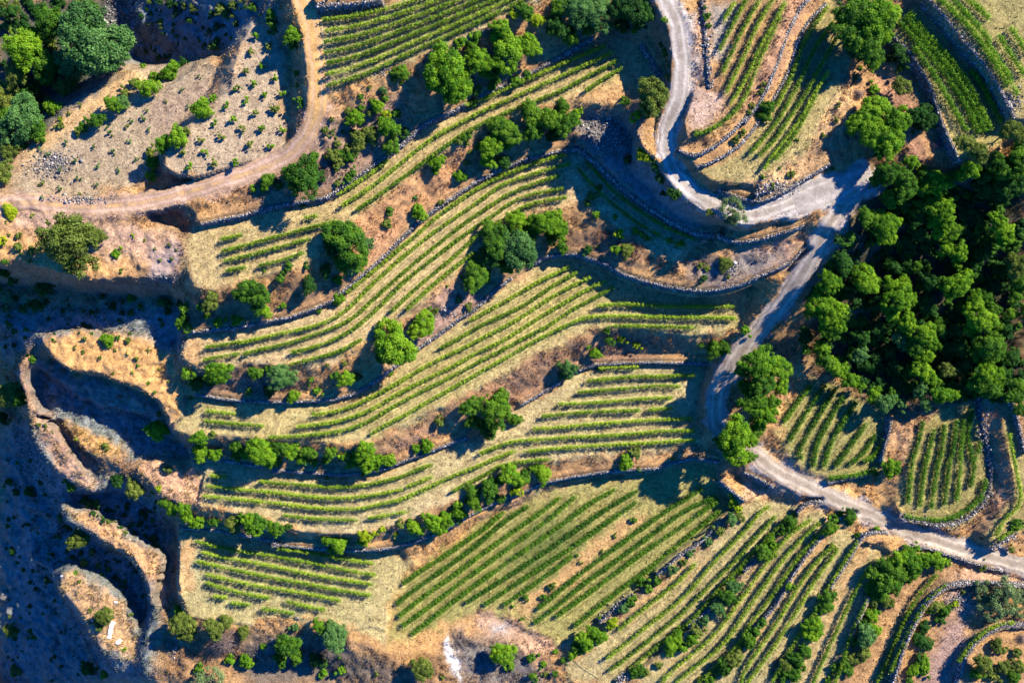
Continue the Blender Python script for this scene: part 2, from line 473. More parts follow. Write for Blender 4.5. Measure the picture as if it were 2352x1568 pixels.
    ("wood_south", "B4 560,700 1200,750 1829,700 1829,1050 1300,1050 900,1120 560,950", 12, 0.004, -0.012),
    ("road_verge", "B4 560,120 690,60 640,250 540,400 400,570 300,720 200,850 130,800 280,570 400,400", 21, 0, -0.07),
    ("junction_side", "A4 700,1010 900,1080 800,1180 640,1100", 31.5, 0, 0),
    ("trees_terrace", "A4 700,460 900,380 1050,480 1200,700 1300,1000 1150,1050 1000,900 900,640 720,560", 33.5, 0, 0),
]
# dry stone walls: line, ground height at its foot (both ends), height, direction of the higher ground, where
UR = (0.7, -0.7)
WALLS = [
    ("A2 1480,690 1450,700 1340,760 1230,800 1120,890 1060,950 940,1040 760,1170 640,1250 560,1300 380,1330 200,1360 0,1420 A1 1460,1440 1310,1472", 29, 29, 1.8, (-.5, -.8), "long weathered stone wall above the narrow two-row terrace, below the scrubby slope"),
    ("A3 0,640 130,575 350,475 600,338 740,250", 29, 29, 1.6, (-.5, -.8), "shaded stone wall at the foot of the dense tree bank near the top"),
    ("A3 1050,290 1100,370 1140,440 1180,500", 29, 29, 1.8, UR, "short shaded blue-grey stone wall above the olive-green tree by the road"),
    ("B1 1260,735 1500,715 1700,680 1829,650 B2 300,648 480,588 600,535 650,490 760,398 870,305 960,225 1050,128 1130,58 A2 1130,1490 1250,1390 1400,1290 1550,1190 1720,1110 1829,1060 A3 300,1048 450,1010 560,985 640,978", 22, 22, 1.7, (-.6, -.7), "long pale curving stone wall above the S-shaped terrace of five vine rows"),
    ("A3 645,980 760,1080 920,1230 1060,1340 1250,1460 1400,1530 1570,1552", 22, 22, 2.2, UR, "deeply shaded stone wall sweeping below the gravel road bend"),
    ("B1 1280,1145 1500,1180 1829,1195 B2 400,1190 600,1180 750,1140 870,1070 980,985 1080,910 1180,830 1300,750 1420,660 1530,590 1640,490 1780,375", 15, 15, 1.6, (-.6, -.7), "long pale stone wall along the diagonal terrace, beside the two round trees"),
    ("B3 360,290 420,250 520,230 620,230 720,260 830,300 930,360 1050,400 1200,440 1400,470 1550,465 1700,430 1829,375 B4 200,335 300,290 420,170", 15, 24, 2.0, UR, "sweeping shaded stone wall in the middle, ending at the grey dirt road"),
    ("B3 1560,108 1620,140 1700,152 1829,135 B4 200,105 330,70 400,35", 24.5, 28, 1.6, (.1, -1), "low stone wall above the short sunlit track end, below the road fork"),
    ("C1 1260,95 1500,130 1829,180 C2 200,180 400,200 650,215 800,205 950,175 1100,115 1250,60 1400,0 B2 1500,1425", 7.5, 7.5, 1.8, (-.3, -1), "long shaded stone wall under the leafy hedge in the lower left half"),
    ("B3 270,1212 400,1138 540,1053", 7.5, 7.5, 1.6, (-.6, -.7), "short bluish stone wall between the double-crowned tree and the grey-green tree"),
    ("B3 640,988 750,950 900,943 1100,935 1300,940 1490,945", 7.5, 7.5, 1.5, (0, -1), "straight stone wall behind the seven horizontal vine rows"),
    ("C1 1180,560 1400,578 1650,620 1829,660 C2 200,665 400,690 600,705 750,710 900,705 1000,690 1150,650 1280,600 1400,540 1500,480 1600,430 1700,380 1829,340 C3 400,270 600,230 800,200 950,185 1150,175 1250,140 1400,105 1560,130", 0, 5, 1.8, (-.5, -.8), "longest curving stone wall, running above the lowest vineyards"),
    ("C3 780,1168 900,1068 1000,995", 2, 2.5, 1.2, (.7, .7), "short tumbled stone wall beside the lowest grey-green shrubs of the diagonal hedge"),
    ("C3 1160,858 1300,738 1450,638 1530,565 1600,500 1640,465", 3.5, 5.5, 1.2, (.7, .7), "straight pale stone wall along the beige strip in the lower right"),
    ("C3 1565,250 1620,300 1680,350 1725,385", 6, 7, 1.4, (.7, -.5), "short pale stone wall above the yellow-green shrub near the lower crossroads"),
    ("C4 0,203 60,225 130,265 190,300", 6.5, 7, 2.2, (.4, -.9), "short thick stone wall below the three dark round trees"),
    ("C3 900,1562 960,1520 1020,1500", 4, 4.5, 1.0, (.7, .7), "heap-like stone wall remnant at the bottom edge of the striped slopes"),
    ("C3 1365,1195 1440,1130 1510,1085", 5.5, 5.8, 1.1, (.7, .7), "short stone wall piece beside the bush with a long shadow"),
    ("C4 0,832 45,795 90,760", 6.3, 6.7, 1.1, (.7, .7), "tiny stone wall piece beside the second striped strip"),
    ("C4 345,452 395,402 450,378 512,378", 8, 8.6, 1.3, (.8, .2), "hook-shaped stone wall end just below the grey road"),
    ("C4 60,1232 140,1130 215,1045 295,895 385,755 465,655 525,588 565,520 640,482 740,465", 7.5, 9.8, 1.5, (.8, .5), "slim pale stone wall with leafy top between two striped strips"),
    ("C4 560,942 620,850 685,750 740,655 785,600 860,578 950,582", 10, 11.8, 1.5, (.8, .5), "pale stone wall with a sharp elbow near the road"),
    ("C4 440,1165 480,1105", 9.6, 9.8, 1.2, (.8, .5), "very short stone wall stub beside a dense round bush"),
    ("C4 695,1260 760,1120 808,1000", 11, 12, 1.5, (.8, .5), "narrow stone wall at the foot of the densest shrub mass"),
    ("C4 960,715 1050,685 1200,690 1350,740 1450,772 1600,820 1690,838", 12.3, 13.2, 0.9, (.3, -1), "stone kerb wall between the shrub mass and the grey road"),
    ("C4 970,1560 990,1490 1040,1330 1100,1200 1170,1070 1240,990 1330,930 1450,910 1640,915 1900,930", 13, 14.2, 1.8, (.9, .5), "outer horseshoe stone wall around the pale wispy tree"),
    ("C4 1390,1568 1440,1400 1500,1310 1600,1230 1700,1190 1900,1178", 14.2, 15.5, 1.7, (.9, .5), "inner horseshoe stone wall at the lower right corner"),
    ("C4 555,268 650,243 740,228 820,212", 9.9, 9.9, 1.1, (0, -1), "short pale stone wall below the fan-shaped vineyard"),
    ("B4 952,1290 935,1400 905,1500 C4 905,60 890,120", 10.8, 10.8, 2.2, (1, 0), "dark upright stone wall on the right side of the fan-shaped vineyard"),
    ("C4 1030,488 1150,505 1280,530 1380,525 1480,480 1560,400 1602,320 1612,200 1595,50 B4 1560,1350 1520,1150", 13.4, 13.4, 0.7, (0, 1), "broad curved rubble wall around the tongue-shaped vineyard"),
    ("C4 1625,690 1660,660 1720,615 1790,572", 15.8, 15.8, 0.8, (.6, .7), "small rubble wall at the right edge, above the grey road"),
    ("B4 1735,1150 1780,1300 C4 1815,0 1829,60", 16.5, 16.5, 1.6, (1, -.2), "dark stone wall at the right edge between the tongue field and the next terrace"),
    ("A3 1445,10 1458,60 1465,150 1470,250 1480,380 1490,480 1500,580", 37, 37.2, 0.6, (1, 0), "thin broken stone wall between the gravel road and the spur vineyard"),
    ("A3 1300,985 1340,1010 1400,1020 1450,1008 1550,948 1650,868 1750,758 A4 0,808 100,688 165,560 228,400 288,220 368,60 430,-10", 36.5, 36.5, 1.1, (-.6, -.7), "upper hairpin stone wall wrapping the spur vineyard"),
    ("A3 1415,1095 1500,1068 1600,1018 1700,950 A4 70,840 205,640 265,528 315,415 362,245 433,128 545,18", 35.4, 35.4, 1.0, (-.6, -.7), "lower hairpin stone wall outside the orange strip"),
    ("A3 1560,1245 1650,1282 1740,1312 1829,1325 A4 150,1308 250,1268 350,1208 450,1148 560,1078", 31.6, 31.2, 1.7, (0, -1), "curved stone wall directly above the pale gravel road at the fork"),
    ("A4 80,1275 180,1240 240,1200", 33.6, 33.6, 1.1, (0, -1), "short rubble wall on the bank above the gravel road fork"),
    ("A4 970,255 1070,350 1130,440 1200,560 1240,680 1290,830 1350,960 1405,1070", 33.2, 33.2, 2.8, (.8, -.4), "tall shaded stone wall on the left of the upper right vineyard"),
    ("A4 1185,5 1300,130 1400,260 1500,370 1600,500 1680,640 1745,775", 36.4, 36.4, 3.6, (.8, -.5), "tallest dark stone wall, between the two upper right vineyards"),
    ("A2 500,55 600,45 700,40 830,28 940,5", 38.2, 38.2, 2.6, (0, -1), "broad bluish rubble wall at the top edge, beside the grassy track"),
]
# earth roads: centre line, heights, width in metres
ROADS = [
    ("dirt_track", "A2 380,-60 420,40 455,120 480,220 490,350 505,480 510,600 505,700 480,800 430,900 350,990 240,1060 120,1110 0,1150 A1 1350,1220 1100,1290 950,1320 700,1350 500,1355 300,1330 150,1320 -60,1340",
     [39.5, 39, 38.5, 38.2, 38, 37.8, 37.5, 37, 36, 35, 34, 33, 32.3, 31.6, 31, 30.2, 29.6, 29, 28.5, 28.3, 28, 27.5], 4.2),
    ("gravel_road", "A3 1190,-60 1240,60 1290,150 1310,300 1320,450 1310,600 1280,700 1240,780 1215,880 1215,980 1240,1080 1300,1170 1400,1260 1500,1330 1590,1370 1725,1405 A4 130,1390 280,1340 420,1270 560,1210 680,1170",
     [39,38.6,38.2,37.6,37,36.4,35.8,35.2,34.7,34.2,33.8,33.3,32.7,32.1,31.7,31.4,31.1,31,31,31,31], 4.2),
    ("lower_road", "A4 740,1240 660,1310 600,1400 540,1500 B4 540,50 480,170 420,290 350,400 290,490 210,590 120,690 30,800 -70,930 -150,1050 -190,1200 -180,1330 -80,1450 C4 60,60 150,140 260,210 380,260 480,310 600,370 750,430 900,490 1050,560 1200,620 1400,680 1600,740 1829,810 1950,850",
     [31,30.8,30.4,29.8,28.6,27.2,25.4,23.6,22,20.2,18.4,16.6,15,12.8,11.2,10.2,9.8,9.6,9.6,9.7,9.8,10,10.4,10.8,11.3,11.9,12.5,13.1,13.9,14.8,15.2], 4.4),
    ("gravel_apron", "A4 330,1330 480,1260 600,1230 730,1190 800,1160", [31.1, 31.05, 31, 31, 31], 7.0),
]
# ------------------------------------------------------------------ vine rows
# plot, phrase, rows (";" between rows); order = as listed
def between(a, b, n):
    pa, pb = resample(smooth(P(a)), 1.0), resample(smooth(P(b)), 1.0)
    m = 60
    def rs(p):
        i = np.linspace(0, len(p) - 1, m); k = np.arange(len(p))
        return np.stack([np.interp(i, k, p[:, 0]), np.interp(i, k, p[:, 1])], -1)
    pa, pb = rs(pa), rs(pb)
    return [pa * (1 - t) + pb * t for t in np.linspace(0, 1, n)]


ROWS = [
    ("from the top on the upper field right of the grassy track", "v", between("A2 545,130 700,118 900,78 1150,5 1500,-120 1829,-250", "A2 565,562 800,497 1100,350 1450,195 1829,15 A3 400,-70", 7)),
    ("from the top on the long terrace below the bright oaks", "v", "A2 640,1272 850,1140 965,1045;A2 1470,690 A3 0,660 200,570 400,480 600,390 810,305;A2 670,1340 850,1230 1050,1065 1250,905 1430,805 A3 0,735 200,645 400,555 600,468 860,345;A2 760,1370 900,1280 1200,1060 1400,910 A3 0,812 200,722 400,645 540,590 700,500 890,400;A3 690,592 800,517 925,447"),
    ("from the top on the half-bare field left of centre", "v", "B1 1450,125 1580,95;B1 1450,205 1640,155 B2 160,130 400,65 630,8;B1 1470,265 1650,225 B2 80,225 230,185 450,122;B1 1480,330 1600,308;B2 130,297 280,262 410,212;A2 430,1422 500,1410"),
    ("from the pale wall on the S-shaped terrace", "v", "B2 700,472 820,375 950,270 1050,180 1200,60 A2 1250,1442 1400,1330 1560,1225 1700,1155 1829,1105 A3 400,1052 560,1012;B2 0,802 150,768 290,735 450,705 600,650 720,570 850,430 960,330 1100,210 1250,90 A2 1380,1437 1480,1370 1600,1285 A3 150,1200 300,1150 450,1105 590,1070;B2 30,872 150,840 300,810 450,760 620,700 740,640 870,520 1000,400 1150,270 1300,150 A2 1490,1437 1650,1335 A3 150,1285 280,1225 400,1185 520,1150;B2 340,862 450,840 600,790 760,700 850,620 950,530 1080,390 1200,300 1350,180 A2 1600,1437 1680,1390 A3 200,1320 330,1270 450,1250 540,1230;B2 985,600 1130,460 1300,320 1420,222 1560,90 A2 1720,1437 A3 200,1400 280,1350 400,1315 560,1290;B2 1090,582 1250,430 1400,310 1520,215;B2 330,942 500,900 650,858 790,780;B1 1330,915 1440,890 1560,872;B1 1350,830 1450,815 1570,795"),
    ("from the shaded wall under the road bend", "d", "A3 700,1060 850,1230 1000,1350 1200,1480 1400,1560;A3 640,1100 780,1260 950,1400 1100,1500 1180,1540;B3 1200,120 1260,145 1340,165;B3 1000,60 1060,95 1120,125"),
    ("from the pale wall on the wide diagonal terrace", "v", "B2 1500,655 1600,600 1750,520 B3 250,480 400,390 580,310;B2 1310,835 1450,760 1600,670 1829,572 B3 400,480 520,400 630,345;B2 480,1272 620,1250 760,1205 870,1150 1000,1080 1150,990 1300,905 1450,840 1568,775 B3 130,710 260,640 400,545 550,450 720,375;B2 380,1348 600,1325 750,1280 870,1232 1000,1150 1200,1045 1400,950 1568,852 B3 150,790 400,625 550,540 700,450 820,400;B2 190,1418 350,1412 500,1400 700,1370 850,1310 1000,1215 1150,1135 1300,1060 1450,985 1568,918 B3 150,845 300,760 450,690 600,582 720,520 870,440;B2 860,1392 960,1330 1100,1260 1250,1170 1400,1090 B3 0,990 150,910 300,820 450,740 620,662 700,632 900,625 1080,630 1200,635 1400,635 1670,640;B3 770,562 900,547 1080,555 1200,565 1400,565 1660,565;B3 870,692 1100,692 1400,702;B1 1350,1245 1540,1265;B1 1340,1310 1500,1327 1720,1342 B2 150,1347"),
    ("from the top on the curved terrace above the longest wall", "v", "C1 1380,212 1480,222;C1 1700,250 1829,262 C2 400,270 600,290 750,285 900,257 1050,222 1150,175 1250,140;C1 1350,280 1500,295 1829,325 C2 450,350 600,360 750,355 900,335 1060,300;C2 1090,285 1160,255 1250,220;C1 1330,345 1500,360 1829,395 C2 450,420 600,430 780,430 900,400 1050,370 1150,325 1250,280 1350,230 1450,190 1568,145 C3 100,97 230,50;C2 1390,312 1500,255 1650,180 C3 100,160 250,122 450,105;C2 290,470 450,490 600,498 760,500;C2 840,490 950,470 1090,445"),
    ("from the top on the square field near the road", "v", "B3 780,966 950,960 1030,962;B3 700,1050 850,1035 1000,1020 1190,1020 1300,1015 1400,1012;B3 640,1125 850,1105 1000,1095 1150,1080 1300,1085;B3 520,1200 700,1195 900,1180 1050,1165 1250,1160;B3 410,1280 600,1260 750,1250 900,1245 1040,1240;B3 1100,1237 1250,1228;B3 350,1362 500,1355 700,1335 900,1320 1100,1305 1380,1295;B3 0,1522 100,1482 210,1442 400,1430 600,1415 800,1410 1000,1395 1200,1375 1400,1375;B3 280,1510 500,1490 700,1475 900,1465 1100,1455 1400,1435"),
    ("from the top on the lowest left field", "v", "C2 250,690 400,707 600,742 700,757;C2 712,762 790,772 865,782;C1 1280,640 1450,682 1560,705 C2 150,725 410,772 640,815 750,840 880,858;C1 1320,710 1450,745 C2 0,762 150,790 320,825 500,865 700,895 860,920;C1 1290,770 1450,810 1650,850 C2 200,877 400,910 600,950 850,992;C1 1345,855 1450,880 1550,903 C2 100,930 400,975 650,1025;C1 1345,910 1500,960 1650,992 1760,1010;C2 300,1030 450,1068 550,1085;C1 1400,1000 1480,1008;C1 1500,1040 1600,1050 C2 60,1055;C2 150,1080 350,1110"),
    ("from the upper left on the largest sloping field", "s", "C2 1060,920 1200,820 1350,730 1500,620 1600,560 C3 150,452;C2 1020,1052 1150,950 1300,845 1450,740 1568,650 C3 100,560 200,482 312,415;C2 1040,1130 1200,1000 1400,862 C3 0,735 200,590 400,450 520,358;C2 1065,1190 1250,1060 1400,942 C3 0,822 250,640 450,500 620,350;C2 1120,1250 1250,1150 1400,1030 C3 0,905 250,730 500,560 720,390 880,305;C2 1480,1040 C3 0,985 200,860 400,730 600,590 800,445 1030,310;C3 30,1055 250,910 450,780 620,670 800,540 1020,385;C3 160,1055 350,925 500,820 600,735"),
    ("from the orange path on the field strip right of it", "s", "C3 380,1080 550,940 700,820 850,710 1000,600 1150,490 1300,390 1450,300;C3 360,1170 500,1070 650,940 850,800 1000,690 1200,540 1350,430 1540,350;C3 500,1130 700,990 900,840 1100,690 1300,560 1450,450 1560,370;C3 620,1190 800,1050 950,930 1100,830 1250,700 1400,580 1570,440"),
    ("from the left on the strip right of the straight wall", "v", "C3 910,1212 1050,1092 1200,980 1320,880 1400,790;C3 830,1400 950,1310 1100,1185 1250,1075 1400,935 1500,800 1620,680 1750,550 C4 100,450 160,415;C3 850,1482 1000,1370 1150,1250 1300,1130 1400,1030 1550,880 1700,735 C4 0,695 100,590 200,480;C3 980,1470 1100,1372 1200,1290 1350,1185 1450,1082 1550,955 1700,805 C4 0,770 100,680 250,520 340,455"),
    ("from the left on the strip above the slim wall", "v", "C3 1180,1560 1300,1440 1450,1330 1600,1170 1700,1010 C4 0,990 100,840 200,710 280,610 430,500;C3 1270,1568 1400,1460 1550,1350 1650,1230 C4 0,1110 100,970 200,830 300,700 400,600 490,520;C3 1420,1568 1550,1450 1700,1300 C4 40,1170 150,1040 250,890 350,740 450,640 530,560"),
    ("from the left on the strip left of the elbow wall", "v", "C3 1700,1568 C4 0,1480 100,1330 200,1190 300,1020 400,860 480,760 580,670;C4 20,1560 150,1390 250,1240 350,1080 450,910 530,800 610,690;C4 180,1560 310,1330 390,1200 480,1080 570,900 660,760 740,640"),
    ("from the left on the strip right of the elbow wall", "v", "C4 450,1560 520,1400 600,1230 680,1050 750,920 830,780;C4 590,1568 650,1400 700,1230 780,1060 830,930 880,830"),
    ("from the left beside the outer horseshoe wall", "v", "C4 865,1565 950,1390 1000,1250 1080,1080 1150,970 1250,860;C4 950,1500 1040,1290 1130,1120 1200,1010 1320,925;C4 1400,1420 1480,1300 1600,1200 1760,1170"),
    ("from the left in the fan-shaped vineyard under the dark wood", "s", "B4 440,1080 350,1190 260,1320;B4 530,1080 440,1210 340,1370 300,1440;B4 600,1095 500,1260 400,1430 350,1530 C4 380,100;B4 650,1150 570,1290 480,1440 C4 450,150;B4 730,1190 640,1330 560,1470 C4 525,145;B4 800,1330 700,1470 C4 600,148;B4 860,1400 780,1530 C4 690,138;B4 915,1440 840,1560 C4 780,115;C4 560,228 700,215 800,195 860,172"),
    ("from the left in the tongue-shaped vineyard", "s", "B4 1170,1320 1130,1500 C4 1100,100 1080,300 1070,385;B4 1240,1370 1200,1560 C4 1190,100 1160,300 1150,410;B4 1310,1340 1285,1560 C4 1270,100 1240,300 1225,420;B4 1390,1310 1360,1560 C4 1345,100 1320,300 1310,400;B4 1440,1300 1410,1560 C4 1420,100 1400,280 1390,375;B4 1490,1240 1460,1400 1490,1560 C4 1510,150 1480,290;B4 1545,1450 1510,1568;C4 1580,235 1560,340 1500,410 1400,475 1300,505 1180,500 1050,475"),
    ("from the left on the narrow right edge terrace", "v", "C4 1730,-60 1760,100 1790,250 1810,340 1780,430 1700,490 1640,600;C4 1829,540 1740,580 1660,630"),
    ("from the left on the spur vineyard above the road", "v", "A3 1660,20 1590,130;A3 1740,-10 1650,160 1565,325;A4 95,5 A3 1740,150 1660,300 1585,470;A4 180,5 80,170 A3 1740,330 1680,450 1610,600;A4 262,20 180,180 90,330 A3 1760,470 1690,590 1640,675;A4 235,110 150,290 80,425 A3 1760,570 1700,690 1600,790 1500,850 1400,885"),
    ("from the hairpin wall left of the giant oak", "v", "A4 540,50 400,250 345,400 280,560 210,690;A4 575,150 450,330 380,500 300,640 230,780 130,900 40,1000;A4 600,250 470,480 400,620 300,760 200,920 100,1010;A4 545,475 450,620 380,760 280,900 180,1020 130,1100;A4 470,620 400,760 300,930 200,1040"),
    ("from the right in the upper right vineyard", "m", "A4 1480,460 1560,560 1620,680 1680,800;A4 1080,85 1180,215 1290,325 1400,450 1500,610 1610,850;A4 1050,110 1150,240 1260,355 1365,480 1465,630 1570,860;A4 1010,140 1120,270 1230,385 1330,510 1430,660 1530,865;A4 1100,300 1200,430 1280,560 1360,700 1450,850"),
    ("from the left in the corner vineyard at the top right", "m", "A4 1260,-20 1380,90 1480,190 1560,300 1640,420 1720,560;A4 1330,-40 1420,60 1520,170 1600,270;A4 1420,-40 1520,50 1600,120;A4 1580,270 1650,380 1720,490 1780,620;A4 1660,235 1740,360 1829,490;A4 1740,185 1850,350"),
]
